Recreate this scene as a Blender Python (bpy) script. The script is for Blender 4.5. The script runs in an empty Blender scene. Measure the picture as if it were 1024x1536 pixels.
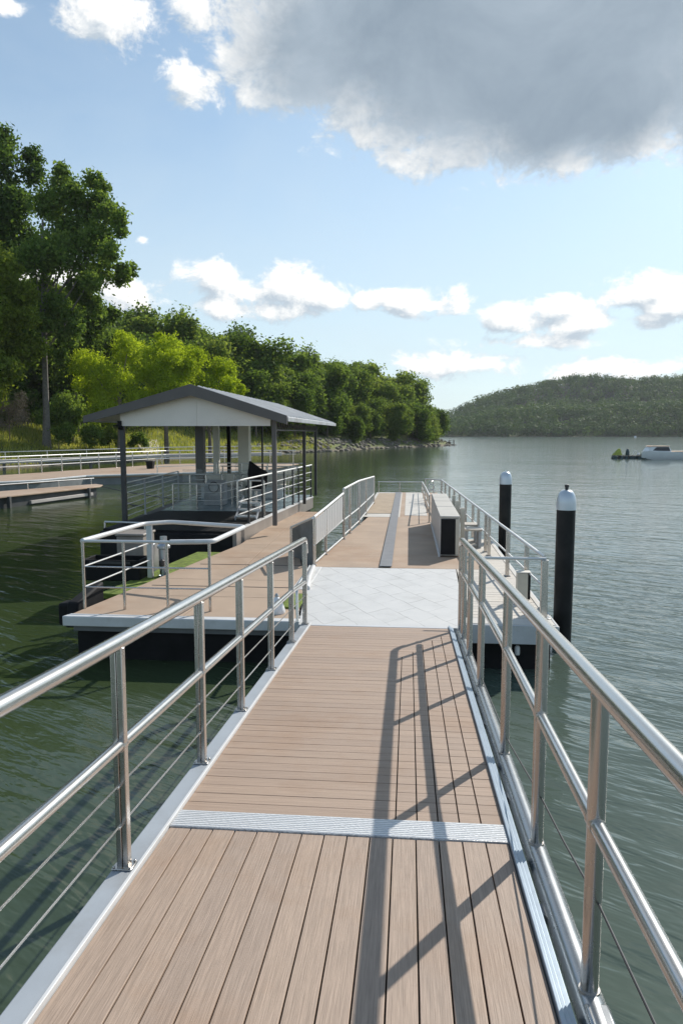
import bpy, bmesh, math, random
import numpy as np
from mathutils import Vector, Matrix, noise as mnoise

random.seed(7); rng = np.random.default_rng(11)
R = math.radians
C = bpy.context.scene.collection
scene = bpy.context.scene

# ------------------------------------------------------------------ camera survey (world: +Y along the dock, z = 0 is the lake)
F, CX, CY, ZC = 1100.0, 512.0, 768.0, 2.97
YAW, PIT = R(5.22), R(6.12)
fw = Vector((-math.sin(YAW)*math.cos(PIT), math.cos(YAW)*math.cos(PIT), -math.sin(PIT)))
rt = Vector((math.cos(YAW), math.sin(YAW), 0))
up = Vector((-math.sin(YAW)*math.sin(PIT), math.cos(YAW)*math.sin(PIT), math.cos(PIT)))
def ray(px, py): return fw + rt*((px-CX)/F) + up*((CY-py)/F)
def zp(px, py, z):                       # survey point on the level z
    d = ray(px, py); t = (z-ZC)/d.z
    return Vector((t*d.x, t*d.y, z))
def yp(px, py, Y):                       # survey point at the distance Y
    d = ray(px, py); t = Y/d.y
    return Vector((t*d.x, Y, ZC+t*d.z))

cam_d = bpy.data.cameras.new('camera'); cam = bpy.data.objects.new('camera', cam_d); C.objects.link(cam)
cam.location = (0, 0, ZC); cam.rotation_euler = (R(90)-PIT, 0, YAW)
cam_d.sensor_fit = 'VERTICAL'; cam_d.sensor_height = 36; cam_d.lens = 36*F/1536
cam_d.clip_start = 0.05; cam_d.clip_end = 6000
scene.camera = cam

# ------------------------------------------------------------------ materials
def nodes_of(name):
    m = bpy.data.materials.new(name); m.use_nodes = True
    nt = m.node_tree; nt.nodes.clear()
    return m, nt
def nd(nt, typ, **kw):
    n = nt.nodes.new(typ)
    for k, v in kw.items():
        if k.startswith('i_'):
            n.inputs[k[2:].replace('_', ' ')].default_value = v
        else: setattr(n, k, v)
    return n
def ramp(nt, fac, stops):
    n = nt.nodes.new('ShaderNodeValToRGB'); cr = n.color_ramp
    while len(cr.elements) < len(stops): cr.elements.new(0.5)
    for e, (p, c) in zip(cr.elements, stops):
        e.position = p; e.color = (*c, 1) if len(c) == 3 else c
    nt.links.new(fac, n.inputs['Fac']); return n.outputs['Color']
def mapped(nt, scale, src='Position', rot=(0, 0, 0)):
    if src == 'Position': o = nt.nodes.new('ShaderNodeNewGeometry').outputs['Position']
    else: o = nt.nodes.new('ShaderNodeTexCoord').outputs[src]
    mp = nt.nodes.new('ShaderNodeMapping'); mp.inputs['Scale'].default_value = scale; mp.inputs['Rotation'].default_value = rot
    nt.links.new(o, mp.inputs['Vector']); return mp.outputs['Vector']
def noise_tex(nt, vec, scale, detail=4, rough=0.55, dist=0):
    n = nd(nt, 'ShaderNodeTexNoise'); n.inputs['Scale'].default_value = scale; n.inputs['Detail'].default_value = detail
    n.inputs['Roughness'].default_value = rough; n.inputs['Distortion'].default_value = dist
    nt.links.new(vec, n.inputs['Vector']); return n.outputs['Fac']
def math_n(nt, op, a, b=None, c=None, clamp=False):
    n = nd(nt, 'ShaderNodeMath', operation=op, use_clamp=clamp)
    for i, v in enumerate((a, b, c)):
        if v is None: continue
        if isinstance(v, (int, float)): n.inputs[i].default_value = v
        else: nt.links.new(v, n.inputs[i])
    return n.outputs[0]
def mixc(nt, fac, a, b, mode='MIX'):
    n = nd(nt, 'ShaderNodeMix', data_type='RGBA', blend_type=mode)
    for s, v in ((n.inputs[0], fac), (n.inputs[6], a), (n.inputs[7], b)):
        if isinstance(v, (int, float)): s.default_value = v
        elif isinstance(v, tuple): s.default_value = (*v, 1) if len(v) == 3 else v
        else: nt.links.new(v, s)
    return n.outputs[2]
def bsdf_out(nt, color=None, rough=0.5, metal=0.0, bump=None, bump_d=0.01, bump_s=1.0, **kw):
    b = nt.nodes.new('ShaderNodeBsdfPrincipled'); o = nt.nodes.new('ShaderNodeOutputMaterial')
    for k, v in (('Base Color', color), ('Roughness', rough), ('Metallic', metal)):
        if v is None: continue
        if isinstance(v, tuple): b.inputs[k].default_value = (*v, 1)
        elif isinstance(v, (int, float)): b.inputs[k].default_value = v
        else: nt.links.new(v, b.inputs[k])
    for k, v in kw.items(): b.inputs[k.replace('_', ' ')].default_value = v
    if bump is not None:
        bp = nt.nodes.new('ShaderNodeBump'); bp.inputs['Distance'].default_value = bump_d; bp.inputs['Strength'].default_value = bump_s
        nt.links.new(bump, bp.inputs['Height']); nt.links.new(bp.outputs[0], b.inputs['Normal'])
    nt.links.new(b.outputs[0], o.inputs['Surface']); return b
M = {}
def plain(name, col, rough=0.5, metal=0.0, var=0.25, scale=3.0, bump=0.0, dirt=None, **kw):
    m, nt = nodes_of(name)
    v = mapped(nt, (1, 1, 1))
    n = noise_tex(nt, v, scale, 6, 0.6)
    lo = tuple(c*(1-var) for c in col); hi = tuple(min(1, c*(1+var)) for c in col)
    c = ramp(nt, n, [(0.3, lo), (0.7, hi)])
    if dirt:
        n2 = noise_tex(nt, v, scale*0.35, 8, 0.7)
        c = mixc(nt, ramp(nt, n2, [(0.5, (0, 0, 0)), (0.75, (1, 1, 1))]), c, dirt)
    n3 = noise_tex(nt, v, scale*4, 4, 0.6)
    r = math_n(nt, 'MULTIPLY_ADD', n3, 0.25*rough, rough*0.87)
    bsdf_out(nt, c, r, metal, n3 if bump else None, bump or 0.01, 0.6, **kw)
    M[name] = m; return m
def boards(name, col, stretch, edge=(0.30, 0.17, 0.09), groove=0.0035, comb=True):
    m, nt = nodes_of(name)
    g = nt.nodes.new('ShaderNodeNewGeometry')
    fine = noise_tex(nt, mapped(nt, tuple(s for s in stretch)), 1.0, 3, 0.7)
    blot = noise_tex(nt, mapped(nt, (1, 1, 1)), 1.7, 7, 0.62)
    spot = noise_tex(nt, mapped(nt, (1, 1, 1)), 23, 3, 0.6)
    lo = tuple(c*0.80 for c in col); hi = tuple(c*1.18 for c in col)
    c = ramp(nt, fine, [(0.33, lo), (0.68, hi)])
    isl = ramp(nt, g.outputs['Random Per Island'], [(0, (0.93, 0.93, 0.935)), (0.5, (1, 0.99, 0.98)), (1, (1.06, 1.05, 1.03))])
    c = mixc(nt, 1.0, c, isl, 'MULTIPLY')
    c = mixc(nt, math_n(nt, 'MULTIPLY', ramp(nt, blot, [(0.5, (0, 0, 0)), (0.78, (1, 1, 1))]), 0.5), c, edge)
    c = mixc(nt, math_n(nt, 'MULTIPLY', ramp(nt, spot, [(0.62, (0, 0, 0)), (0.8, (1, 1, 1))]), 0.25), c, tuple(x*0.6 for x in col))
    bsdf_out(nt, c, 0.62, 0, fine, 0.0025, 0.7)
    M[name] = m; return m

TAN = (0.375, 0.281, 0.217)
boards('deck_long', TAN, (170, 2.5, 60))
boards('deck_cross', (0.37, 0.270, 0.204), (2.5, 170, 60))
boards('slats', (0.60, 0.55, 0.48), (2.5, 140, 60), edge=(0.34, 0.30, 0.25))
plain('tan_deck', (0.41, 0.30, 0.215), 0.7, 0, 0.13, 1.3, 0.002, dirt=(0.33, 0.20, 0.12))
plain('tan_mat', (0.40, 0.31, 0.22), 0.9, 0, 0.12, 4, 0.003)
plain('pale_border', (0.56, 0.53, 0.48), 0.7, 0, 0.1, 3)
plain('white_paint', (0.66, 0.66, 0.655), 0.42, 0, 0.07, 3, dirt=(0.50, 0.48, 0.45))
plain('grey_paint', (0.40, 0.42, 0.44), 0.5, 0, 0.12, 2.5, dirt=(0.25, 0.25, 0.24))
plain('fascia_grey', (0.56, 0.57, 0.58), 0.5, 0, 0.1, 2.5, dirt=(0.36, 0.36, 0.35))
plain('kerb_grey', (0.40, 0.43, 0.46), 0.45, 0.2, 0.06, 2.5, dirt=(0.3, 0.3, 0.3))
plain('kerb_blue', (0.36, 0.43, 0.50), 0.4, 0.5, 0.06, 4)
plain('beam_metal', (0.37, 0.38, 0.39), 0.27, 1.0, 0.05, 3)
plain('hull_brown', (0.30, 0.265, 0.235), 0.5, 0, 0.15, 2.0, dirt=(0.17, 0.15, 0.13))
plain('black_float', (0.012, 0.012, 0.013), 0.55, 0, 0.4, 4, 0.003, Specular_IOR_Level=0.18)
plain('black_rubber', (0.014, 0.014, 0.015), 0.7, 0, 0.3, 6, 0.004, Specular_IOR_Level=0.18)
plain('pile_black', (0.018, 0.018, 0.019), 0.45, 0, 0.35, 3, 0.003, Specular_IOR_Level=0.18, dirt=(0.035, 0.034, 0.03))
plain('dark_metal', (0.055, 0.055, 0.057), 0.45, 0.3, 0.2, 4)
plain('roof_fascia', (0.125, 0.112, 0.105), 0.5, 0.0, 0.12, 2)
plain('roof_metal', (0.70, 0.68, 0.66), 0.45, 0.0, 0.12, 2)
plain('gable_white', (0.83, 0.77, 0.70), 0.6, 0, 0.04, 1.2, dirt=(0.62, 0.58, 0.52))
plain('cream', (0.72, 0.68, 0.60), 0.6, 0, 0.07, 2)
plain('blue_floor', (0.20, 0.27, 0.30), 0.25, 0, 0.2, 1.5)
plain('turf', (0.14, 0.19, 0.025), 0.95, 0, 0.5, 9, 0.02)
plain('shade_slate', (0.19, 0.197, 0.212), 0.75, 0, 0.12, 5, 0.002)  # slate tone for the shadow painted along the walkway
plain('boat_white', (0.78, 0.79, 0.80), 0.25, 0, 0.05, 2)
plain('boat_tan', (0.55, 0.38, 0.25), 0.6, 0, 0.1, 3)
plain('dark_glass', (0.03, 0.03, 0.035), 0.12, 0, 0.2, 3)
plain('lime_tarp', (0.32, 0.36, 0.06), 0.8, 0, 0.25, 4)
plain('navy', (0.03, 0.06, 0.07), 0.6, 0, 0.3, 4)
plain('bark', (0.17, 0.135, 0.105), 0.9, 0, 0.35, 6, 0.02)
plain('bark_grey', (0.17, 0.155, 0.14), 0.9, 0, 0.3, 5, 0.02)
plain('rock', (0.20, 0.175, 0.145), 0.9, 0, 0.35, 2.0, 0.03)
plain('path_dirt', (0.52, 0.46, 0.38), 0.95, 0, 0.2, 1.5, 0.03)
plain('pale_concrete', (0.56, 0.51, 0.47), 0.8, 0, 0.12, 1.2, dirt=(0.40, 0.36, 0.33))
plain('pier_side', (0.20, 0.21, 0.21), 0.7, 0, 0.25, 1.5, dirt=(0.09, 0.09, 0.08))
plain('dark_side', (0.06, 0.063, 0.064), 0.7, 0, 0.3, 1.5, dirt=(0.03, 0.03, 0.028))
plain('beam_dark', (0.17, 0.175, 0.18), 0.6, 0, 0.2, 2)
plain('beige_box', (0.58, 0.53, 0.44), 0.5, 0, 0.08, 4)
plain('galv', (0.44, 0.48, 0.52), 0.36, 0.9, 0.06, 5)
plain('steel', (0.60, 0.585, 0.565), 0.24, 1.0, 0.035, 3)
plain('steel_post', (0.55, 0.515, 0.48), 0.27, 1.0, 0.05, 3)
plain('steel_white', (0.68, 0.68, 0.67), 0.42, 0.4, 0.05, 4)
plain('lid_beige', (0.50, 0.47, 0.42), 0.6, 0, 0.08, 3)
plain('cap_metal', (0.60, 0.65, 0.70), 0.36, 0.5, 0.03, 3)

def tread_mat():
    m, nt = nodes_of('tread_plate')
    v = mapped(nt, (1, 1, 1))
    w = nd(nt, 'ShaderNodeTexWave', bands_direction='Y'); w.inputs['Scale'].default_value = 16; w.inputs['Distortion'].default_value = 1.3
    w.inputs['Detail'].default_value = 1; w.inputs['Detail Scale'].default_value = 4
    nt.links.new(v, w.inputs['Vector'])
    c = ramp(nt, w.outputs['Fac'], [(0.15, (0.46, 0.47, 0.48)), (0.6, (0.78, 0.79, 0.80))])
    bsdf_out(nt, c, 0.42, 0.35, w.outputs['Fac'], 0.004, 1.0); M['tread'] = m
tread_mat()
def panel_mat():
    m, nt = nodes_of('ribbed_panel')
    v = mapped(nt, (1, 1, 1))
    w = nd(nt, 'ShaderNodeTexWave', bands_direction='Y'); w.inputs['Scale'].default_value = 1.6; w.inputs['Distortion'].default_value = 0.3
    nt.links.new(v, w.inputs['Vector'])
    n = noise_tex(nt, v, 3, 4)
    c = ramp(nt, w.outputs['Fac'], [(0.0, (0.42, 0.42, 0.42)), (0.4, (0.62, 0.62, 0.61)), (1, (0.70, 0.70, 0.69))])
    c = mixc(nt, math_n(nt, 'MULTIPLY', n, 0.4), c, (0.40, 0.39, 0.38))
    bsdf_out(nt, c, 0.45, 0.2, w.outputs['Fac'], 0.02, 0.8); M['panel'] = m
panel_mat()
def tile_mat():                            # rhombic slabs with fine broken joints
    m, nt = nodes_of('pale_paving')
    v = mapped(nt, (1, 1, 1))
    wob = nt.nodes.new('ShaderNodeTexNoise'); wob.inputs['Scale'].default_value = 2.2; wob.inputs['Detail'].default_value = 3
    nt.links.new(v, wob.inputs['Vector'])
    va = nd(nt, 'ShaderNodeVectorMath', operation='MULTIPLY_ADD'); va.inputs[1].default_value = (0.10, 0.10, 0)
    nt.links.new(wob.outputs['Color'], va.inputs[0]); nt.links.new(v, va.inputs[2])
    e1 = (math.cos(R(-62)), math.sin(R(-62))); e2 = (math.cos(R(50)), math.sin(R(50))); D_ = e1[0]*e2[1]-e1[1]*e2[0]
    def dot(q):
        n = nd(nt, 'ShaderNodeVectorMath', operation='DOT_PRODUCT'); n.inputs[1].default_value = (*q, 0); nt.links.new(va.outputs[0], n.inputs[0]); return n.outputs['Value']
    cb_ = nd(nt, 'ShaderNodeCombineXYZ'); nt.links.new(dot((e2[1]/D_, -e2[0]/D_)), cb_.inputs[0]); nt.links.new(dot((-e1[1]/D_, e1[0]/D_)), cb_.inputs[1])
    b = nd(nt, 'ShaderNodeTexBrick', offset=0.5, squash=1.0)
    for k, q in (('Scale', 1.0), ('Mortar Size', 0.0052), ('Brick Width', 0.54), ('Row Height', 0.40), ('Mortar Smooth', 0.3)): b.inputs[k].default_value = q
    b.inputs['Color1'].default_value = (0.595, 0.585, 0.565, 1); b.inputs['Color2'].default_value = (0.555, 0.55, 0.54, 1)
    nt.links.new(cb_.outputs[0], b.inputs['Vector'])
    n = noise_tex(nt, v, 3.0, 7, 0.65); n4 = noise_tex(nt, v, 1.6, 4, 0.6)
    c = ramp(nt, n, [(0.3, (0.62, 0.61, 0.59)), (0.55, (0.57, 0.565, 0.55)), (0.8, (0.47, 0.46, 0.44))])
    joint = math_n(nt, 'MULTIPLY', b.outputs['Fac'], ramp(nt, n4, [(0.38, (0.15, 0.15, 0.15)), (0.58, (0.85, 0.85, 0.85))]))
    c = mixc(nt, joint, c, (0.17, 0.16, 0.15))
    bsdf_out(nt, c, 0.6, 0, b.outputs['Fac'], -0.003, 0.6); M['tile'] = m
tile_mat()
def glass_mat(name, col, alpha):
    m, nt = nodes_of(name)
    gl = nd(nt, 'ShaderNodeBsdfGlossy'); gl.inputs['Roughness'].default_value = 0.05
    tr = nd(nt, 'ShaderNodeBsdfTransparent'); df = nd(nt, 'ShaderNodeBsdfDiffuse'); df.inputs['Color'].default_value = (*col, 1)
    a = nd(nt, 'ShaderNodeMixShader'); a.inputs[0].default_value = alpha
    nt.links.new(tr.outputs[0], a.inputs[1]); nt.links.new(df.outputs[0], a.inputs[2])
    fr = nd(nt, 'ShaderNodeFresnel'); fr.inputs['IOR'].default_value = 1.45
    b = nd(nt, 'ShaderNodeMixShader'); nt.links.new(fr.outputs[0], b.inputs[0]); nt.links.new(a.outputs[0], b.inputs[1]); nt.links.new(gl.outputs[0], b.inputs[2])
    o = nd(nt, 'ShaderNodeOutputMaterial'); nt.links.new(b.outputs[0], o.inputs['Surface']); M[name] = m
glass_mat('screen_glass', (0.55, 0.57, 0.57), 0.55)
glass_mat('clear_glass', (0.30, 0.36, 0.36), 0.10)

def leaf_mat(name, dark, mid, light, transl=0.35, clump=0.35, wi=0.5, wn=0.8, wo=0.5):
    m, nt = nodes_of(name)
    g = nt.nodes.new('ShaderNodeNewGeometry')
    oi = nt.nodes.new('ShaderNodeObjectInfo')
    n = noise_tex(nt, mapped(nt, (1, 1, 1)), clump, 3, 0.6)
    t = math_n(nt, 'MULTIPLY_ADD', g.outputs['Random Per Island'], wi, math_n(nt, 'MULTIPLY_ADD', n, wn, 0.5-wi/2-wn/2))
    t = math_n(nt, 'ADD', t, math_n(nt, 'MULTIPLY_ADD', oi.outputs['Random'], wo, -wo/2), clamp=True)
    k_ = lambda q: tuple(min(0.6, v*1.16) for v in q)
    c = ramp(nt, t, [(0.08, k_(dark)), (0.5, k_(mid)), (0.95, k_(light))])
    b = nd(nt, 'ShaderNodeBsdfPrincipled'); b.inputs['Roughness'].default_value = 0.55; nt.links.new(c, b.inputs['Base Color'])
    b.inputs['Specular IOR Level'].default_value = 0.03
    tr = nd(nt, 'ShaderNodeBsdfTranslucent'); c2 = mixc(nt, 1.0, c, (1.25, 1.2, 0.55), 'MULTIPLY'); nt.links.new(c2, tr.inputs['Color'])
    mx = nd(nt, 'ShaderNodeMixShader'); mx.inputs[0].default_value = transl
    nt.links.new(b.outputs[0], mx.inputs[1]); nt.links.new(tr.outputs[0], mx.inputs[2])
    o = nd(nt, 'ShaderNodeOutputMaterial'); nt.links.new(mx.outputs[0], o.inputs['Surface']); M[name] = m
leaf_mat('leaf_dark', (0.055, 0.10, 0.030), (0.11, 0.18, 0.048), (0.19, 0.26, 0.075), 0.55)
leaf_mat('leaf_mid', (0.065, 0.11, 0.03), (0.13, 0.195, 0.05), (0.21, 0.28, 0.08), 0.55)
leaf_mat('leaf_yellow', (0.085, 0.125, 0.02), (0.15, 0.205, 0.034), (0.24, 0.29, 0.06), 0.5)
leaf_mat('leaf_willow', (0.20, 0.27, 0.018), (0.32, 0.41, 0.032), (0.44, 0.52, 0.06), 0.58)
leaf_mat('leaf_hill', (0.052, 0.096, 0.026), (0.115, 0.178, 0.046), (0.20, 0.255, 0.072), 0.58, 0.12, 0.45, 0.8, 0.6)
leaf_mat('leaf_far', (0.022, 0.052, 0.014), (0.058, 0.110, 0.026), (0.115, 0.170, 0.040), 0.28, 0.05, 0.18, 1.5, 0)
leaf_mat('twig_grey', (0.10, 0.088, 0.072), (0.17, 0.15, 0.125), (0.25, 0.225, 0.185), 0.1)
leaf_mat('grass_mat', (0.16, 0.19, 0.04), (0.26, 0.29, 0.075), (0.42, 0.40, 0.15), 0.5, 0.3)

def ground_mat():
    m, nt = nodes_of('ground')
    v = mapped(nt, (1, 1, 1))
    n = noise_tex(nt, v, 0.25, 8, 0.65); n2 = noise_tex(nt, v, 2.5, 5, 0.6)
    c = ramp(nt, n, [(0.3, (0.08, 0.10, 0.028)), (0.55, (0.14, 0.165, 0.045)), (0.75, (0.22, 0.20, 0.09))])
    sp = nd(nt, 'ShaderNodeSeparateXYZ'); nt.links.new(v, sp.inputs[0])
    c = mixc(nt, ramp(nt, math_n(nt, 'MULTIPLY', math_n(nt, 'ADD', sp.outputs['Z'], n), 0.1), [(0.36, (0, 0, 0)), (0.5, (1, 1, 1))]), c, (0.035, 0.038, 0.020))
    low = math_n(nt, 'ADD', sp.outputs['Z'], math_n(nt, 'MULTIPLY_ADD', n2, 0.9, -0.45))
    c = mixc(nt, ramp(nt, math_n(nt, 'MULTIPLY', low, 1.0), [(0.15, (1, 1, 1)), (0.55, (0, 0, 0))]), c, (0.17, 0.14, 0.10))
    bsdf_out(nt, c, 0.95, 0, n2, 0.15, 0.8); M['ground'] = m
ground_mat()

def water_mat():
    m, nt = nodes_of('lake_water')
    p = nt.nodes.new('ShaderNodeNewGeometry').outputs['Position']
    def mp(s, rz):                        # turned first, then stretched along the crests
        k = nt.nodes.new('ShaderNodeMapping'); k.vector_type = 'TEXTURE'; k.inputs['Scale'].default_value = tuple(1/q for q in s); k.inputs['Rotation'].default_value = (0, 0, R(rz))
        nt.links.new(p, k.inputs['Vector']); return k.outputs['Vector']
    big = noise_tex(nt, mp((0.38, 1.05, 1), -20), 1.0, 2, 0.5, 0.3)
    med = noise_tex(nt, mp((0.95, 3.6, 1), -33), 1.0, 3, 0.55, 0.5)
    sml = noise_tex(nt, mp((3.2, 9.5, 1), -27), 1.0, 2, 0.55, 0.3)
    patch = ramp(nt, noise_tex(nt, mp((0.05, 0.11, 1), -12), 1.0, 3, 0.55), [(0.35, (0.55, 0.55, 0.55)), (0.65, (1, 1, 1))])
    h = math_n(nt, 'ADD', math_n(nt, 'MULTIPLY', big, 0.085), math_n(nt, 'MULTIPLY', med, 0.050))
    h = math_n(nt, 'ADD', h, math_n(nt, 'MULTIPLY', sml, 0.013))
    sy = nd(nt, 'ShaderNodeSeparateXYZ'); nt.links.new(p, sy.inputs[0])
    calm = nd(nt, 'ShaderNodeMapRange', interpolation_type='SMOOTHSTEP'); nt.links.new(sy.outputs['Y'], calm.inputs['Value'])
    for q, v in (('From Min', 5), ('From Max', 36), ('To Min', 1.0), ('To Max', 0.38)): calm.inputs[q].default_value = v
    lee = nd(nt, 'ShaderNodeMapRange', interpolation_type='SMOOTHSTEP'); nt.links.new(sy.outputs['X'], lee.inputs['Value'])   # sheltered water on the left of the docks
    for q, v in (('From Min', -4.0), ('From Max', 1.5), ('To Min', 0.75), ('To Max', 1.0)): lee.inputs[q].default_value = v
    h = math_n(nt, 'MULTIPLY', math_n(nt, 'MULTIPLY', h, patch), math_n(nt, 'MULTIPLY', calm.outputs[0], lee.outputs[0]))
    turb = noise_tex(nt, mp((0.12, 0.2, 1), 0), 1.0, 4, 0.6)
    c = ramp(nt, turb, [(0.3, (0.032, 0.050, 0.018)), (0.7, (0.046, 0.066, 0.026))])
    c2 = ramp(nt, turb, [(0.3, (0.076, 0.108, 0.095)), (0.7, (0.105, 0.140, 0.125))])
    sky_tint = nd(nt, 'ShaderNodeMapRange', interpolation_type='SMOOTHSTEP')      # paler colour on the open side stands in for reflected sky
    nt.links.new(math_n(nt, 'ADD', sy.outputs['X'], math_n(nt, 'MULTIPLY', sy.outputs['Y'], -0.02)), sky_tint.inputs['Value'])
    for q, v in (('From Min', -5), ('From Max', 5)): sky_tint.inputs[q].default_value = v
    c = mixc(nt, sky_tint.outputs[0], c, c2)
    b = bsdf_out(nt, c, 0.11, 0, h, 1.0, 1.0, IOR=1.40)
    M['water'] = m
water_mat()

# ------------------------------------------------------------------ mesh helpers
class MB:
    def __init__(s): s.v = []; s.f = []
    def add(s, vs, fs):
        o = len(s.v); s.v += [tuple(q) for q in vs]; s.f += [tuple(i+o for i in f) for f in fs]; return s
    def hexa(s, lo, hi):                  # lo, hi: four corners each, counter-clockwise from above
        return s.add(list(lo)+list(hi), [(3, 2, 1, 0), (4, 5, 6, 7)] + [(i, (i+1) % 4, 4+(i+1) % 4, 4+i) for i in range(4)])
    def box(s, x0, x1, y0, y1, z0, z1):
        return s.hexa([(x0, y0, z0), (x1, y0, z0), (x1, y1, z0), (x0, y1, z0)], [(x0, y0, z1), (x1, y0, z1), (x1, y1, z1), (x0, y1, z1)])
    def slab(s, pts, z0, z1):             # prism over a plan outline (counter-clockwise)
        n = len(pts)
        a = 0
        for i in range(n): a += pts[i][0]*pts[(i+1) % n][1]-pts[(i+1) % n][0]*pts[i][1]
        if a < 0: pts = pts[::-1]
        return s.add([(p[0], p[1], z0) for p in pts]+[(p[0], p[1], z1) for p in pts],
                     [tuple(range(n-1, -1, -1)), tuple(range(n, 2*n))]+[(i, (i+1) % n, n+(i+1) % n, n+i) for i in range(n)])
    def bar(s, a, b, w, h, upv=(0, 0, 1)):    # rectangular bar from a to b
        a = Vector(a); b = Vector(b); d = (b-a).normalized(); u = Vector(upv)
        if abs(d.dot(u)) > 0.95: u = Vector((0, 1, 0))
        x = d.cross(u).normalized(); y = x.cross(d).normalized()
        q = [(-1, -1), (1, -1), (1, 1), (-1, 1)]
        lo = [a+x*(i*w/2)+y*(j*h/2) for i, j in q]; hi = [b+x*(i*w/2)+y*(j*h/2) for i, j in q]
        return s.add(lo+hi, [(0, 1, 2, 3), (7, 6, 5, 4)]+[(i, 4+i, 4+(i+1) % 4, (i+1) % 4) for i in range(4)])
    def tube(s, path, r, n=12, closed=False):
        P = [Vector(p) for p in path]; k = len(P)
        rr = r if isinstance(r, (list, tuple)) else [r]*k
        vs = []; ref = None
        for i in range(k):
            if closed: t = (P[(i+1) % k]-P[i-1]).normalized()
            else: t = ((P[min(i+1, k-1)]-P[i]).normalized()+(P[i]-P[max(i-1, 0)]).normalized()).normalized()
            if ref is None:
                ref = Vector((0, 0, 1)) if abs(t.z) < 0.9 else Vector((1, 0, 0))
            x = t.cross(ref).normalized(); y = x.cross(t).normalized(); ref = y
            sc = 1.0
            if 0 < i < k-1:
                c = (P[i+1]-P[i]).normalized().dot((P[i]-P[i-1]).normalized()); sc = 1/max(0.5, math.sqrt((1+c)/2))
            for j in range(n):
                a = 2*math.pi*j/n; vs.append(P[i]+(x*math.cos(a)+y*math.sin(a))*rr[i]*sc)
        fs = []
        for i in range(k if closed else k-1):
            for j in range(n):
                a, b = i*n, ((i+1) % k)*n
                fs.append((a+j, a+(j+1) % n, b+(j+1) % n, b+j))
        if not closed: fs += [tuple(range(n-1, -1, -1)), tuple(range((k-1)*n, k*n))]
        return s.add(vs, fs)
    def lathe(s, c, prof, n=24):          # prof: (radius, z)
        vs = []; fs = []
        for r, z in prof:
            for j in range(n):
                a = 2*math.pi*j/n; vs.append((c[0]+r*math.cos(a), c[1]+r*math.sin(a), c[2]+z))
        for i in range(len(prof)-1):
            for j in range(n): fs.append((i*n+j, i*n+(j+1) % n, (i+1)*n+(j+1) % n, (i+1)*n+j))
        fs += [tuple(range(n-1, -1, -1)), tuple(range((len(prof)-1)*n, len(prof)*n))]
        return s.add(vs, fs)
    def build(s, name, mat, parent=None, bevel=0.0, smooth=True, ang=35):
        off = Vector((0, 0, 0)); p = parent
        while p is not None: off += Vector(p.location); p = p.parent
        me = bpy.data.meshes.new(name)
        me.from_pydata([(v[0]-off.x, v[1]-off.y, v[2]-off.z) for v in s.v], [], s.f); me.update()
        me.materials.append(M[mat] if isinstance(mat, str) else mat)
        if smooth:
            me.shade_smooth(); me.set_sharp_from_angle(angle=R(ang))
        o = bpy.data.objects.new(name, me); C.objects.link(o); o.parent = parent
        if bevel:
            b = o.modifiers.new('bevel', 'BEVEL'); b.width = bevel; b.segments = 2; b.limit_method = 'ANGLE'; b.angle_limit = R(40)
        return o
def tag(o, label, cat, group=None, kind=None):
    o['label'] = label; o['category'] = cat
    if group: o['group'] = group
    if kind: o['kind'] = kind
    return o
def thing(name, loc, label, cat, group=None):
    o = bpy.data.objects.new(name, None); C.objects.link(o); o.location = loc; o.empty_display_size = 0.2
    return tag(o, label, cat, group)
def holder(name, parent):                 # a part made only of sub-parts
    o = bpy.data.objects.new(name, None); C.objects.link(o); o.parent = parent; o.empty_display_size = 0.1; return o
def np_mesh(name, V, quads, mats, parent=None, mat_idx=None, tris=False):
    k = quads.shape[1]
    off = Vector((0, 0, 0)); p = parent
    while p is not None: off += Vector(p.location); p = p.parent
    V = V - np.array(off)
    me = bpy.data.meshes.new(name)
    me.vertices.add(len(V)); me.vertices.foreach_set('co', V.astype(np.float32).ravel())
    me.loops.add(quads.size); me.loops.foreach_set('vertex_index', quads.astype(np.int32).ravel())
    me.polygons.add(len(quads)); me.polygons.foreach_set('loop_start', np.arange(0, quads.size, k, dtype=np.int32))
    for m in mats: me.materials.append(M[m])
    if mat_idx is not None: me.polygons.foreach_set('material_index', mat_idx.astype(np.int32))
    me.update(calc_edges=True); me.validate()
    o = bpy.data.objects.new(name, me); C.objects.link(o); o.parent = parent; return o

# ------------------------------------------------------------------ gangway
SL = math.tan(R(4.04)); Y0, Z0 = 9.05, 0.6
def dz(Y): return Z0+SL*(Y0-Y)
def G(x, y, h=0.0): return Vector((x, y, dz(y)+h))
XL, XR = -1.18, 0.50
gw = thing('gangway', (0, 8.8, 0.6), 'sloping aluminium gangway with tan composite boards and stainless handrails on both sides', 'gangway')
def gbox(mb, x0, x1, y0, y1, h0, h1):
    mb.hexa([G(x0, y0, h0), G(x1, y0, h0), G(x1, y1, h0), G(x0, y1, h0)], [G(x0, y0, h1), G(x1, y0, h1), G(x1, y1, h1), G(x0, y1, h1)])
mb = MB(); bw = (XR-XL)/15
for i in range(15): gbox(mb, XL+i*bw+0.0032, XL+(i+1)*bw-0.0032, -1.6, 3.409, -0.028, random.uniform(-0.0008, 0.0008))
mb.build('lengthwise_decking', 'deck_long', gw, bevel=0.002)
mb = MB(); y = 3.60; lx = [-0.05, 0.06, 0.168, 0.276, 0.386]; ly = [7.18, 7.45, 7.72, 7.98, 8.25]
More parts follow.
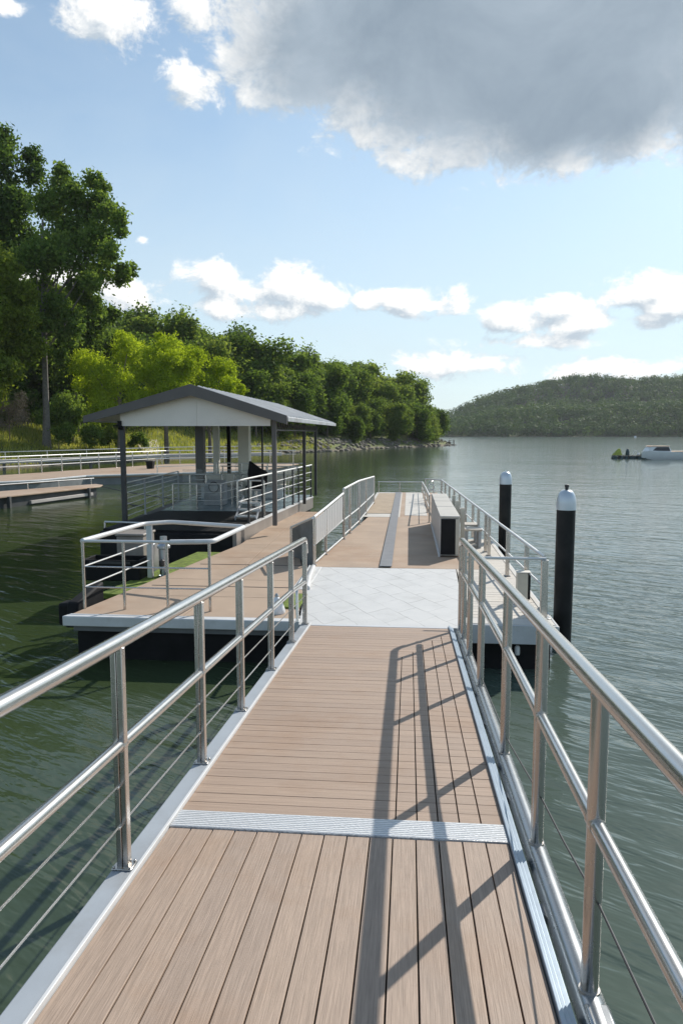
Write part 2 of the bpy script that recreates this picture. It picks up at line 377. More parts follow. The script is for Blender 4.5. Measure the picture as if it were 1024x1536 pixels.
while y < 8.72:
    y2 = min(y+0.117, 8.74)
    cuts = [XL]+[x for x, yy in zip(lx, ly) if y < yy]+[XR]
    for a, b in zip(cuts[:-1], cuts[1:]):
        gbox(mb, a+(0.0035 if a != XL else 0.001), b-(0.0035 if b != XR else 0.001), y+0.0018, y2-0.0018, -0.028, random.uniform(-0.0006, 0.0006))
    y = y2
mb.build('crosswise_decking', 'deck_cross', gw, bevel=0.0012)
mb = MB(); gbox(mb, XL, XR, 3.412, 3.597, -0.026, 0.008); mb.build('tread_plate', 'tread', gw, bevel=0.003)
mb = MB(); gbox(mb, XL, XR, -1.6, 8.74, -0.06, -0.032); mb.build('underdeck', 'black_float', gw)
mb = MB()
gbox(mb, XL, XR, 8.742, 8.846, -0.03, 0.004); mb.build('hinge_flap', 'fascia_grey', gw, bevel=0.003)
mb = MB()     # left kerb: flat flange with a raised white inner lip
gbox(mb, XL-0.112, XL-0.018, -1.6, 8.84, -0.10, 0.012)
gbox(mb, XL-0.130, XL-0.114, -1.6, 8.84, -0.20, -0.01)
mb.build('kerb', 'kerb_grey', gw, bevel=0.003)
mb = MB(); gbox(mb, XL-0.0175, XL-0.001, -1.6, 8.84, -0.06, 0.022); mb.build('kerb_lip', 'white_paint', gw, bevel=0.003)
mb = MB()     # right kerb: bevelled aluminium angle
for x0, x1, h in ((XR+0.001, XR+0.018, 0.022), (XR+0.019, XR+0.036, 0.010), (XR+0.037, XR+0.058, -0.004)): gbox(mb, x0, x1, -1.6, 8.84, -0.10, h)
mb.build('kerb', 'kerb_blue', gw, bevel=0.003)
XT = XR+0.135
mb = MB(); mb.tube([G(XT, y, -0.055) for y in (-1.6, 2, 5, 8.72)], 0.056, 24); sb = mb.build('side_beam', 'beam_metal', gw)
mb = MB()
for yy in (-0.5, 1.2, 2.95, 4.1, 5.4, 6.9, 8.1): gbox(mb, XR+0.02, XT-0.03, yy-0.04, yy+0.04, -0.09, -0.05)
gbox(mb, XL-0.10, XL+0.0, -1.6, 8.7, -0.32, -0.105); gbox(mb, XR-0.05, XR+0.05, -1.6, 8.7, -0.32, -0.105)
for yy in np.arange(-1.2, 8.7, 1.1): gbox(mb, XL, XR-0.05, yy-0.03, yy+0.03, -0.25, -0.062)
mb.build('support_frame', 'grey_paint', gw)
# railings
def bent(pts, k=6):                      # round the inner corners of a path
    out = [Vector(pts[0])]
    for i in range(1, len(pts)-1):
        a, b, c = Vector(pts[i-1]), Vector(pts[i]), Vector(pts[i+1])
        d = min((a-b).length, (c-b).length, 0.11)*0.95
        p, q = b+(a-b).normalized()*d, b+(c-b).normalized()*d
        for t in np.linspace(0, 1, k): out.append(p*(1-t)**2+b*2*t*(1-t)+q*t*t)
    out.append(Vector(pts[-1])); return out
XLR, XRR = -1.25, XT
lr = holder('railing', gw)
MB().tube(bent([G(XLR, -1.5, 1.03), G(XLR, 3, 1.04), G(XLR, 8.79, 1.07), G(XLR, 8.84, 0.80)])[:-1]+[G(XLR, 8.845, 0.9)], 0.033, 20).build('handrail', 'steel', lr)
MB().tube(bent([G(XLR, -1.5, 0.59), G(XLR, 7.7, 0.575), G(XLR, 8.79, 0.54)]), 0.0265, 18).build('mid_rail', 'steel', lr)
for h0, h1 in ((0.40, 0.37), (0.215, 0.185)):
    MB().tube([G(XLR, -1.5, h0), G(XLR, 3, h0+0.005), G(XLR, 8.79, h1)], 0.005, 8).build('cable', 'steel', lr)
def flat_post(x, y, h):
    mb = MB()
    for dx in (-0.014, 0.014):
        mb.hexa([G(x+dx-0.0125, y-0.021, 0.012), G(x+dx+0.0125, y-0.021, 0.012), G(x+dx+0.0125, y+0.021, 0.012), G(x+dx-0.0125, y+0.021, 0.012)],
                [G(x+dx-0.0125, y-0.021, h), G(x+dx+0.0125, y-0.021, h), G(x+dx+0.0125, y+0.021, h), G(x+dx-0.0125, y+0.021, h)])
    gbox(mb, x-0.046, x+0.046, y-0.042, y+0.042, 0.0125, 0.02)
    for bx_ in (-0.036, 0.036):
        for by_ in (-0.032, 0.032): mb.tube([G(x+bx_, y+by_, 0.019), G(x+bx_, y+by_, 0.029)], 0.0075, 6)
    mh = 0.578 if y < 8 else 0.545
    mb.tube([G(x, y-0.026, mh), G(x, y+0.026, mh)], 0.0295, 14); mb.tube([G(x, y, h-0.012), G(x, y, h-0.004)], 0.032, 14)
    for ch in (0.40, 0.215): mb.tube([G(x, y-0.055, ch-0.004*max(0, y-3)), G(x, y+0.055, ch-0.004*max(0, y-3))], 0.0085, 8)
    return mb
for y in (0.6, 1.82, 3.0, 4.24, 5.3, 6.53, 7.71, 8.75):
    flat_post(XLR, y, 1.025).build('post', 'steel_post', lr, bevel=0.004)
rr = holder('railing', gw)
MB().tube([G(XRR, y, h) for y, h in ((-1.5, 1.06), (2.4, 1.07), (5, 1.085), (8.5, 1.09))]+bent([G(XRR, 8.55, 1.09), G(XRR, 8.72, 1.085), G(XRR, 8.75, 0.92)])[1:], 0.034, 20).build('handrail', 'steel', rr)
mrp = [(-1.5, 0.55), (1.6, 0.585), (2.38, 0.60), (3.47, 0.64), (4.77, 0.69), (6.3, 0.715), (8.6, 0.72)]
MB().tube([G(XRR, y, h) for y, h in mrp], 0.0265, 18).build('mid_rail', 'steel', rr)
MB().tube([G(XRR+0.012, y, h) for y, h in ((-1.5, 0.36), (1.5, 0.345), (2.4, 0.33), (2.9, 0.275), (3.45, 0.235), (4.0, 0.17), (4.62, 0.10), (6.3, 0.06), (8.6, 0.06))], 0.0042, 8).build('cable', 'dark_metal', rr)
for y in (0.35, 1.36, 2.40, 3.44, 4.64, 6.25, 7.4, 8.22, 8.72):
    mb = MB(); r = 0.030
    mb.tube([G(XRR, y, -0.02), G(XRR, y, 1.06)], r, 20)
    mb.tube([G(XRR, y, -0.012), G(XRR, y, 0.004)], r+0.006, 20)
    mh = float(np.interp(y, [p[0] for p in mrp], [p[1] for p in mrp]))
    mb.tube([G(XRR, y-0.036, mh), G(XRR, y+0.036, mh)], 0.0295, 16); mb.tube([G(XRR, y, 1.035), G(XRR, y, 1.045)], r+0.003, 16)
    mb.build('post', 'steel_post', rr)
# saddle block under the nearest right post, lamp fitting under the deck edge
mb = MB(); gbox(mb, XT-0.035, XT+0.05, 2.22, 2.34, -0.06, -0.002); mb.build('saddle', 'beam_metal', gw, bevel=0.012)

# ------------------------------------------------------------------ main floating dock
ZD = 0.6
dk = thing('floating_dock', (0, 12, 0), 'long floating dock with pale paving in front and tan walkway running out to railings', 'dock')
MB().slab([(-1.35, 8.86), (0.72, 8.86), (0.84, 12.82), (-1.72, 12.82)], ZD-0.09, ZD).build('paving', 'tile', dk, bevel=0.006)
wl = lambda y: np.interp(y, [12.8, 16.3, 21.7, 29.5], [-1.70, -1.47, -1.06, -1.20])
wr = lambda y: np.interp(y, [12.8, 14.1, 19.4, 29.5], [0.78, 0.62, 0.55, 0.55])
mb = MB(); ys = list(np.arange(12.826, 29.6, 1.2))+[29.6]
for a, b in zip(ys[:-1], ys[1:]): mb.slab([(wl(a), a+0.003), (wr(a)+0.6, a+0.003), (wr(b)+0.6, b-0.003), (wl(b), b-0.003)], ZD-0.09, ZD+0.002)
mb.build('walkway', 'tan_deck', dk)
MB().slab([(-1.30, 20.75), (-0.24, 20.75), (-0.24, 29.5), (-1.26, 29.5)], ZD+0.003, ZD+0.008).build('pale_pad', 'pale_border', dk)
MB().slab([(-1.22, 21.6), (-0.46, 21.6), (-0.46, 29.0), (-1.16, 29.0)], ZD+0.009, ZD+0.02).build('tan_mat', 'tan_mat', dk, bevel=0.005)
MB().slab([(-0.10, 21.2), (0.55, 21.2), (0.55, 29.5), (-0.10, 29.5)], ZD+0.003, ZD+0.008).build('pale_pad', 'pale_border', dk)
mb = MB(); yy = 9.42          # right side slatted deck
while yy < 16.4:
    mb.box(0.85, 1.775, yy+0.006, yy+0.149, ZD-0.035, ZD+random.uniform(-0.001, 0.001)); yy += 0.155
mb.build('slatted_deck', 'slats', dk, bevel=0.003)
mb = MB(); mb.box(0.73, 1.83, 9.10, 9.40, ZD-0.09, ZD+0.004); mb.box(1.78, 1.845, 9.41, 16.5, ZD-0.15, ZD+0.006); mb.build('edge_border', 'pale_border', dk, bevel=0.006)
mb = MB(); mb.box(0.70, 1.85, 9.06, 9.095, ZD-0.24, ZD-0.004); mb.box(1.852, 1.88, 9.1, 16.5, ZD-0.24, ZD-0.02); mb.box(-1.40, 0.69, 8.80, 8.855, ZD-0.24, ZD-0.095)
mb.build('fascia', 'fascia_grey', dk, bevel=0.004)
mb = MB(); mb.box(-1.3, 1.80, 9.2, 16.4, -0.25, ZD-0.24); mb.box(-1.3, 1.2, 16.42, 29.5, -0.25, ZD-0.095)
mb.build('pontoon', 'black_float', dk, bevel=0.02)
mb = MB(); mb.lathe((1.38, 9.15, 0.20), [(0.03, 0.0), (0.034, 0.02), (0.034, 0.10), (0.02, 0.12)], 14); mb.build('drain_fitting', 'white_paint', dk)
# white bent grab rail at the left of the paving
mb = MB(); mb.tube(bent([(-1.66, 12.7, ZD+0.02), (-1.58, 11.5, ZD+0.05), (-1.52, 10.9, ZD+0.02)]), 0.045, 12); mb.box(-1.76, -1.52, 10.9, 12.8, ZD-0.09, ZD+0.008); mb.build('side_kerb', 'white_paint', dk, bevel=0.008)
MB().tube(bent([(-1.44, 10.6, ZD+0.42), (-1.39, 9.0, ZD+0.44), (-1.37, 8.93, ZD+0.02)]), 0.02, 10).build('grab_rail', 'steel', dk)
def dock_rail(parent, path, h, posts, mids=(), r=0.022, pw=0.05, mat='steel_white', pmat='steel_post', balusters=0, name='railing', rail_end=True):
    g = holder(name, parent); P = [Vector(p) for p in path]
    H = h if isinstance(h, (list, tuple)) else [h]*len(P)
    L = [0]
    for a, b in zip(P[:-1], P[1:]): L.append(L[-1]+(b-a).length)
    def at(t):
        t *= L[-1]
        return Vector([np.interp(t, L, [p[i] for p in P]) for i in range(3)]), float(np.interp(t, L, H))
    MB().tube([p+Vector((0, 0, k)) for p, k in zip(P, H)], r, 12).build('top_rail', mat, g)
    for m in mids: MB().tube([p+Vector((0, 0, k*m)) for p, k in zip(P, H)], r*0.62, 8).build('mid_rail', mat, g)
    for t in posts:
        p, k = at(t); mb = MB(); mb.box(p.x-pw/2, p.x+pw/2, p.y-pw/2, p.y+pw/2, p.z, p.z+k-r*0.6); mb.box(p.x-pw*0.9, p.x+pw*0.9, p.y-pw*0.9, p.y+pw*0.9, p.z, p.z+0.012)
        mb.build('post', pmat, g, bevel=0.005)
    if balusters:
        mb = MB()
        for t in np.linspace(0.01, 0.99, balusters):
            p, k = at(t); mb.tube([p+Vector((0, 0, 0.1)), p+Vector((0, 0, k-r))], r*0.42, 6)
        mb.build('balusters', mat, g)
    return g
z = ZD+0.004
dock_rail(dk, [(0.76, 9.46, z), (1.76, 9.46, z)], 0.77, [0.985], (), 0.020, 0.085)
dock_rail(dk, [(1.76, 9.60, z), (1.58, 14.0, z), (1.13, 25.3, z)], 0.77, [0.07, 0.17, 0.30, 0.33, 0.40, 0.46, 0.55, 0.64, 0.73, 0.82, 0.91, 1.0], (0.5,), 0.024, 0.06)
dock_rail(dk, [(1.13, 25.3, z), (0.60, 26.1, z)], 0.77, [1.0], (0.5,), 0.02, 0.045)
dock_rail(dk, [(0.56, 19.6, z), (0.56, 24, z), (0.54, 29.3, z)], [0.72, 0.6, 0.45], [0.0, 0.25, 0.5, 0.75, 1.0], (0.5,), 0.018, 0.04)
dock_rail(dk, [(-1.22, 29.4, z), (0.52, 29.4, z)], 0.44, [0.02, 0.5], (), 0.016, 0.035)
lw1 = dock_rail(dk, [(-2.20, 13.6, z), (-1.70, 12.95, z)], [0.60, 0.86], [0.02], (), 0.022, 0.05)
lw2 = dock_rail(dk, [(-1.68, 12.97, z), (-1.60, 14.2, z), (-1.45, 16.25, z)], [0.87, 0.92, 1.03], [0.01, 0.36], (0.42, 0.04), 0.026, 0.05)
mb = MB(); mb.hexa([(-1.665, 13.08, z+0.38), (-1.655, 13.08, z+0.38), (-1.45, 16.1, z+0.45), (-1.46, 16.1, z+0.45)], [(-1.665, 13.08, z+0.83), (-1.655, 13.08, z+0.83), (-1.45, 16.1, z+0.98), (-1.46, 16.1, z+0.98)])
mb.build('screen_panel', 'panel', lw2)
lw3 = dock_rail(dk, [(-1.44, 16.3, z), (-1.28, 18.9, z), (-1.15, 24.5, z)], [1.13, 1.14, 0.93], [0.0, 0.12, 0.33, 0.6, 1.0], (0.38, 0.08), 0.026, 0.055, balusters=26)
# ribbed grey side panel that closes the railing towards the landing
MB().hexa([(-2.26, 14.0, 0.35), (-2.22, 14.0, 0.35), (-1.72, 13.1, 0.35), (-1.76, 13.1, 0.35)], [(-2.26, 14.0, 1.12), (-2.22, 14.0, 1.12), (-1.72, 13.1, 1.42), (-1.76, 13.1, 1.42)]).build('end_panel', 'pier_side', dk)
mb = MB(); mb.box(-0.50, -0.28, 12.84, 29.45, ZD+0.0215, ZD+0.034)  # thin dark strip added in place of a rail's cast shadow
tag(mb.build('shade_strip', 'shade_slate', None, bevel=0.005), 'narrow slate grey strip standing in for a shadow along the tan walkway', 'painted shadow')

# stowage cabinet along the right of the walkway
cb = thing('storage_cabinet', (0.78, 16.6, ZD), 'long low grey dock cabinet with black end and pale lids beside the walkway', 'cabinet')
zc0, zc1 = ZD+0.03, ZD+0.76
MB().hexa([(0.62, 14.08, zc0), (0.98, 14.08, zc0), (1.0, 19.3, zc0), (0.60, 19.3, zc0)], [(0.62, 14.08, zc1), (0.98, 14.08, zc1), (1.0, 19.3, zc1), (0.60, 19.3, zc1)]).build('cabinet_body', 'panel', cb, bevel=0.006)
MB().box(0.625, 0.90, 14.05, 14.078, zc0+0.02, zc1-0.02).build('end_panel', 'black_rubber', cb, bevel=0.004)
MB().box(0.905, 0.98, 14.05, 14.078, zc0+0.02, zc1-0.02).build('corner_panel', 'beige_box', cb, bevel=0.004)
for a, b in ((14.03, 15.9), (15.95, 17.2), (17.25, 18.2), (18.25, 19.34)):
    MB().box(0.605, 0.985, a, b, zc1+0.003, zc1+0.04).build('lid', 'lid_beige', cb, bevel=0.008)
MB().box(0.585, 0.615, 14.06, 19.3, ZD+0.004, zc0+0.01).build('plinth', 'white_paint', cb)
for yy in (15.0, 16.6, 18.0): MB().box(1.06, 1.14, yy-0.04, yy+0.04, ZD, ZD+0.86).build('backing_post', 'beige_box', cb, bevel=0.005)
# slatted benches behind it
for i, (yy, lab) in enumerate(((15.2, 'slatted grey step bench nearest on the right side deck'), (16.0, 'slatted grey step bench behind the nearer bench on the side deck'))):
    b = thing('step_bench', (1.3, yy, ZD), lab, 'bench', 'step benches on the side deck')
    mb = MB()
    for k in range(3): mb.box(1.17, 1.52, yy+k*0.15, yy+k*0.15+0.13, ZD+0.36, ZD+0.40)
    mb.build('seat', 'slats', b, bevel=0.004)
    for x in (1.21, 1.48): MB().box(x-0.03, x+0.03, yy+0.03, yy+0.38, ZD+0.004, ZD+0.357).build('leg', 'grey_paint', b, bevel=0.004)
# power pedestal
pp = thing('power_pedestal', (1.66, 10.4, ZD), 'small beige dock pedestal with dark side inside the corner railing', 'pedestal')
MB().box(1.55, 1.70, 10.42, 10.58, ZD+0.004, ZD+0.40).build('housing', 'beige_box', pp, bevel=0.01)
MB().box(1.705, 1.735, 10.43, 10.57, ZD+0.02, ZD+0.38).build('side_door', 'black_rubber', pp, bevel=0.004)
MB().box(1.545, 1.74, 10.415, 10.585, ZD+0.403, ZD+0.415).build('cap', 'cream', pp, bevel=0.008)
# far end rope reel / light frame seen at the end of the right railing
fr = thing('hose_stand', (0.78, 25.4, ZD), 'thin steel hose stand with two hoops at far end of the dock', 'hose stand')
MB().tube(bent([(0.70, 25.4, z), (0.70, 25.4, z+0.74), (0.86, 25.4, z+0.74), (0.86, 25.4, z)]), 0.018, 8).build('frame', 'steel', fr)
for h in (0.35, 0.52): MB().tube([(0.78+0.10*math.cos(a), 25.36, z+h+0.10*math.sin(a)) for a in np.linspace(0, 2*math.pi, 18)[:-1]], 0.015, 6, True).build('hoop', 'steel_white', fr)

# mooring piles
def pile(x, y, top, r, knob, label):
    t = thing('mooring_pile', (x, y, 0), label, 'mooring pile', 'black mooring piles')
    MB().lathe((x, y, 0), [(r*0.98, -1.2), (r*0.98, 0.0), (r, 0.5), (r, top-0.29)], 32).build('shaft', 'pile_black', t)
    prof = [(r*1.05, top-0.288), (r*1.05, top-0.20)]+[(max(0.012, r*1.05*math.cos(a)**0.62), top-0.20+0.19*math.sin(a)**1.15) for a in np.linspace(0.2, 1.53, 10)]
    cp = MB().lathe((x, y, 0), prof, 32).build('cap', 'cap_metal', t, ang=60)
    if knob: MB().lathe((x, y, top), [(0.022, -0.03), (0.022, 0.02), (0.03, 0.022), (0.03, 0.06), (0.015, 0.066)], 14).build('knob', 'dark_metal', cp)
    else: MB().lathe((x, y, top), [(0.012, -0.03), (0.012, 0.03)], 10).build('knob', 'cap_metal', cp)
pile(2.19, 10.42, 2.20, 0.128, True, 'nearer black mooring pile with silver dome and dark knob at the dock corner')
pile(2.16, 16.64, 2.13, 0.132, False, 'farther black mooring pile with small silver dome beyond the side railing')

# ------------------------------------------------------------------ left landing float
lf = thing('landing_float', (-3, 11, 0), 'tan decked landing float with white front edge and black pontoon left of the gangway', 'floating platform')
plan = [(-4.45, 9.14), (-1.42, 9.14), (-1.75, 13.0), (-2.3, 14.3), (-2.85, 17.1), (-3.62, 15.3), (-3.66, 14.8)]
left_x = lambda y: np.interp(y, [9.14, 14.8, 15.3, 17.1], [-4.40, -3.66, -3.70, -3.40])
right_x = lambda y: np.interp(y, [9.14, 13.0, 14.3, 17.1, 22.0], [-1.42, -1.76, -2.30, -2.45, -2.55])
mb = MB(); rows = [9.14, 10.3, 11.55, 13.7, 15.3, 18.0, 22.0]
for a, b in zip(rows[:-1], rows[1:]):
    la = left_x(a) if a < 15.2 else -3.58; lb = left_x(b) if b < 15.2 else -3.58
    for (f0, f1) in ((0, 0.5), (0.5, 1)):
        q = lambda y, l, f: l+(right_x(y)-l)*f
        e = 0.006
        mb.slab([(q(a, la, f0)+e*(f0 > 0), a+e), (q(a, la, f1)-e*(f1 < 1), a+e), (q(b, lb, f1)-e*(f1 < 1), b-e), (q(b, lb, f0)+e*(f0 > 0), b-e)], ZD-0.05, ZD+0.001)
mb.build('decking', 'tan_deck', lf, bevel=0.003)
for yj in (11.0, 12.9): MB().box(-4.2+0.12*(yj-9.2), right_x(yj)-0.02, yj-0.012, yj+0.012, ZD+0.0015, ZD+0.006).build('seam_strip', 'dark_metal', lf)
MB().slab([(-4.47, 8.98), (-1.36, 8.98), (-1.36, 9.134), (-4.42, 9.134)], ZD-0.128, ZD+0.006).build('front_edge', 'white_paint', lf, bevel=0.012)
MB().slab([(-4.36, 9.06), (-1.38, 9.06), (-1.38, 9.2), (-4.36, 9.2)], ZD-0.21, ZD-0.13).build('lower_beam', 'beam_dark', lf, bevel=0.006)
MB().slab([(-4.34, 9.14), (-1.42, 9.14), (-2.3, 15), (-2.6, 22), (-3.5, 22), (-3.6, 15)], -0.25, ZD-0.052).build('pontoon', 'black_float', lf)
# closed hoop railing
A, B_, C_, D_ = Vector((-4.36, 9.42, ZD)), Vector((-2.60, 9.42, ZD)), Vector((-2.52, 11.1, ZD)), Vector((-4.22, 11.6, ZD))
hr = holder('railing', lf); H = Vector((0, 0, 0.93))
MB().tube(bent([B_+H+Vector((-0.5, 0, 0)), A+H], 4), 0.021, 12).build('front_rail', 'steel_white', hr)
MB().tube(bent([A+H, D_+H+Vector((0, -0.3, 0)), D_+H+Vector((0.35, 0.0, 0)), C_+H, B_+H+Vector((0, 0.1, 0)), B_+H+Vector((-0.55, 0, 0))], 8), 0.034, 16).build('hoop_rail', 'white_paint', hr)
for p in (A, A.lerp(B_, 0.32), A.lerp(B_, 0.66), B_+Vector((-0.02, 0, 0))): MB().tube([p, p+H], 0.021, 12).build('post', 'steel_post', hr)
MB().box(D_.x-0.045, D_.x+0.045, D_.y-0.035, D_.y+0.035, ZD, ZD+0.9).build('post', 'galv', hr, bevel=0.008)
for h in (0.30, 0.58):
    MB().tube([A+Vector((0, 0, h)), B_+Vector((0, 0, h))], 0.011, 8).build('mid_rail', 'steel_post', hr)
    MB().tube([A+Vector((0, 0, h)), D_+Vector((0, 0, h))], 0.011, 8).build('mid_rail', 'steel_white', hr)
# bits beside the float
mt = MB().slab([(-4.72, 10.7), (-4.32, 10.6), (-3.72, 14.7), (-4.35, 14.7)], ZD-0.16, ZD-0.07).build('turf_mat', 'turf', None, bevel=0.02)
tag(mt, 'bright green turf mat on a low raft along the left side of the tan float', 'turf mat')
MB().slab([(-4.70, 10.75), (-4.36, 10.65), (-3.8, 14.6), (-4.3, 14.6)], -0.2, ZD-0.165).build('raft_base', 'black_float', mt)
fb = thing('bumper', (-4.75, 10.0, 0.4), 'black rubber corner bumper on the left end of the tan float', 'bumper')
MB().box(-4.84, -4.56, 9.6, 9.85, 0.30, 0.62).build('pad', 'black_rubber', fb, bevel=0.04)
MB().hexa([(-4.70, 9.5, 0.3), (-4.53, 9.5, 0.3), (-4.46, 10.3, 0.3), (-4.66, 10.3, 0.3)], [(-4.70, 9.6, 0.64), (-4.53, 9.6, 0.64), (-4.46, 10.3, 0.80), (-4.62, 10.3, 0.80)]).build('bracket', 'black_rubber', fb, bevel=0.03)
bx = thing('tool_chest', (-5.0, 11.9, 0.4), 'open black box standing on the green turf mat', 'box')
mb = MB(); mb.box(-5.45, -4.45, 11.7, 11.74, 0.52, 0.86); mb.box(-5.45, -4.45, 12.2, 12.24, 0.52, 0.86); mb.box(-5.45, -5.41, 11.742, 12.198, 0.52, 0.86); mb.box(-4.49, -4.45, 11.742, 12.198, 0.52, 0.86); mb.box(-5.40, -4.50, 11.75, 12.19, 0.50, 0.53)
mb.build('shell', 'black_rubber', bx, bevel=0.008)
MB().box(-5.30, -4.60, 11.68, 11.697, 0.80, 0.84).build('trim', 'dark_metal', bx)
p0, p1 = yp(176, 850, 12.7), yp(216, 850, 12.7)
sbx = thing('storage_box', ((p0.x+p1.x)/2, 13.0, 0.5), 'taupe storage box behind the hoop railing at the left of the tan float', 'box')
MB().box(p0.x, p1.x, 12.7, 13.3, 0.5, 1.12).build('body', 'hull_brown', sbx, bevel=0.02)
MB().box(p0.x-0.02, p1.x+0.02, 12.68, 13.32, 1.123, 1.17).build('lid', 'hull_brown', sbx, bevel=0.015)
cy = thing('chain_post', (-4.2, 12.3, ZD), 'galvanised winch post with bracket behind the hoop railing', 'winch post')
MB().lathe((-4.16, 12.1, 0.5), [(0.10, 0), (0.10, 0.05), (0.075, 0.06), (0.075, 0.5), (0.11, 0.52), (0.11, 0.56), (0.06, 0.6), (0.06, 0.72)], 18).build('column', 'galv', cy)
MB().box(-4.34, -4.30, 11.98, 12.25, 0.62, 1.1).build('side_plate', 'galv', cy, bevel=0.006)
MB().lathe((-4.16, 11.99, 0.72), [(0.03, 0), (0.045, 0.02), (0.045, 0.10), (0.02, 0.12)], 12).build('knob', 'dark_metal', cy)
fd = thing('fender', (-1.66, 9.5, ZD), 'pale blue cone fender standing at the corner of the tan float', 'fender')
MB().lathe((-1.72, 9.42, ZD+0.002), [(0.11, 0), (0.115, 0.03), (0.085, 0.12), (0.05, 0.19), (0.02, 0.22)], 18).build('cone', 'boat_white', fd)
MB().lathe((-1.72, 9.42, ZD+0.215), [(0.022, 0), (0.03, 0.02), (0.012, 0.05)], 12).build('eye', 'grey_paint', fd)
tg = MB().box(-1.72, -1.46, 9.65, 10.5, ZD+0.002, ZD+0.03).build('turf_patch', 'turf', None, bevel=0.006)
tag(tg, 'small green turf patch behind the gangway railing end', 'turf mat')

# ------------------------------------------------------------------ covered boat shelter
FZ = 0.82
pv = thing('boat_shelter', (-5, 20, 0), 'open sided floating shelter with dark gabled roof and white gable over slim posts', 'floating shelter')
PX0, PX1, PY0, PY1 = -6.72, -3.10, 16.85, 24.6
MB().slab([(-6.95, 15.9), (-3.72, 15.55), (-3.25, 24.2), (-3.5, 25.6), (-7.6, 25.6), (-7.5, 22)], -0.3, FZ-0.05).build('hull', 'black_float', pv, bevel=0.03)
MB().slab([(-6.9, 16.0), (-3.80, 15.7), (-3.62, 19.9), (-6.9, 19.9)], FZ-0.048, FZ).build('front_mat', 'black_rubber', pv, bevel=0.004)
MB().slab([(-6.9, 19.905), (-3.62, 19.905), (-3.36, 25.5), (-7.4, 25.5)], FZ-0.048, FZ+0.002).build('cabin_floor', 'blue_floor', pv, bevel=0.004)
MB().slab([(-3.79, 15.5), (-3.70, 15.5), (-3.16, 24.2), (-3.25, 24.2)], 0.50, FZ+0.02).build('gunwale', 'hull_brown', pv, bevel=0.006)
MB().slab([(-3.80, 15.48), (-3.69, 15.48), (-3.15, 24.22), (-3.26, 24.22)], FZ+0.022, FZ+0.06).build('gunwale_cap', 'white_paint', pv, bevel=0.006)
MB().box(-5.05, -4.65, 15.755, 15.79, 0.52, 0.62).build('name_plate', 'grey_paint', pv, bevel=0.004)
def post(x, y, z1, w, mat): MB().box(x-w/2, x+w/2, y-w/2, y+w/2, FZ+0.002, z1).build('post', mat, pv, bevel=0.006)
rz, ez = 4.02, 3.30                       # ridge and eave heights
RX, EL, ER, RY0, RY1 = -4.97, -7.50, -2.78, 16.6, 27.6
post(PX0, PY0, 3.2, 0.105, 'dark_metal'); post(PX1, PY0, 3.3, 0.10, 'roof_fascia'); post(-3.16, 22.15, 3.25, 0.09, 'dark_metal'); post(-3.2, 25.2, 3.2, 0.09, 'dark_metal')
post(-8.02+1.0, 24.4, 3.25, 0.28, 'roof_fascia'); post(-5.0, 24.9, 3.6, 0.06, 'dark_metal')
post(-6.72, 25.35, 3.3, 0.20, 'cream'); post(-5.72, 25.35, 3.4, 0.38, 'cream'); post(-6.30, 25.45, 3.4, 0.12, 'black_rubber')
rf = MB()
th = 0.05
rf.hexa([(RX, RY0, rz), (RX, RY1, rz), (EL, RY1, ez), (EL, RY0, ez)], [(RX, RY0, rz+th), (RX, RY1, rz+th), (EL, RY1, ez+th), (EL, RY0, ez+th)])
rf.hexa([(ER, RY0, ez), (ER, RY1, ez), (RX+0.0005, RY1, rz), (RX+0.0005, RY0, rz)], [(ER, RY0, ez+th), (ER, RY1, ez+th), (RX+0.0005, RY1, rz+th), (RX+0.0005, RY0, rz+th)])
ro = rf.build('roof', 'roof_metal', pv, smooth=False)
mb = MB()
for yy in np.arange(RY0+0.4, RY1, 0.45):
    mb.bar((RX+0.05, yy, rz+th+0.004), (ER, yy, ez+th+0.012), 0.03, 0.03)
mb.build('roof_seams', 'roof_metal', ro)
mb = MB()
for (x0, z0_), (x1, z1_) in (((EL-0.03, ez), (RX, rz)), ((RX, rz), (ER+0.03, ez))):
    d0, d1 = -0.19, 0.07
    if x0 < RX-0.1: dA, dB = -0.09, -0.19
    else: dA, dB = -0.19, -0.13
    mb.hexa([(x0, RY0-0.06, z0_+dA), (x1, RY0-0.06, z1_+dB), (x1, RY0-0.002, z1_+dB), (x0, RY0-0.002, z0_+dA)], [(x0, RY0-0.06, z0_+d1), (x1, RY0-0.06, z1_+d1), (x1, RY0-0.002, z1_+d1), (x0, RY0-0.002, z0_+d1)])
mb.build('verge_board', 'roof_fascia', ro)
mb = MB(); mb.box(ER+0.002, ER+0.05, RY0, RY1, ez-0.06, ez+0.04); mb.box(EL-0.05, EL-0.002, RY0, RY1, ez-0.06, ez+0.04); mb.build('gutter', 'grey_paint', ro, bevel=0.006)
g0, g1 = 16.76, 16.80
mb = MB()
for xa, xb in ((PX0-0.0, RX+0.07), (RX+0.075, PX1-0.07)):
    ta = rz-(rz-ez)*abs(xa-RX)/abs((EL if xa < RX-0.01 else ER)-RX)-0.02; tb = rz-(rz-ez)*abs(xb-RX)/abs((EL if xb < RX+0.1 and xa < RX else ER)-RX)-0.02
    mb.add([(xa, g0, 3.14), (xb, g0, 3.14), (xb, g0, tb), (xa, g0, ta), (xa, g1, 3.14), (xb, g1, 3.14), (xb, g1, tb), (xa, g1, ta)], [(0, 1, 2, 3), (7, 6, 5, 4), (0, 4, 5, 1), (1, 5, 6, 2), (2, 6, 7, 3), (3, 7, 4, 0)])
mb.build('gable_panel', 'gable_white', ro)
mb = MB()                                  # soffit under both slopes
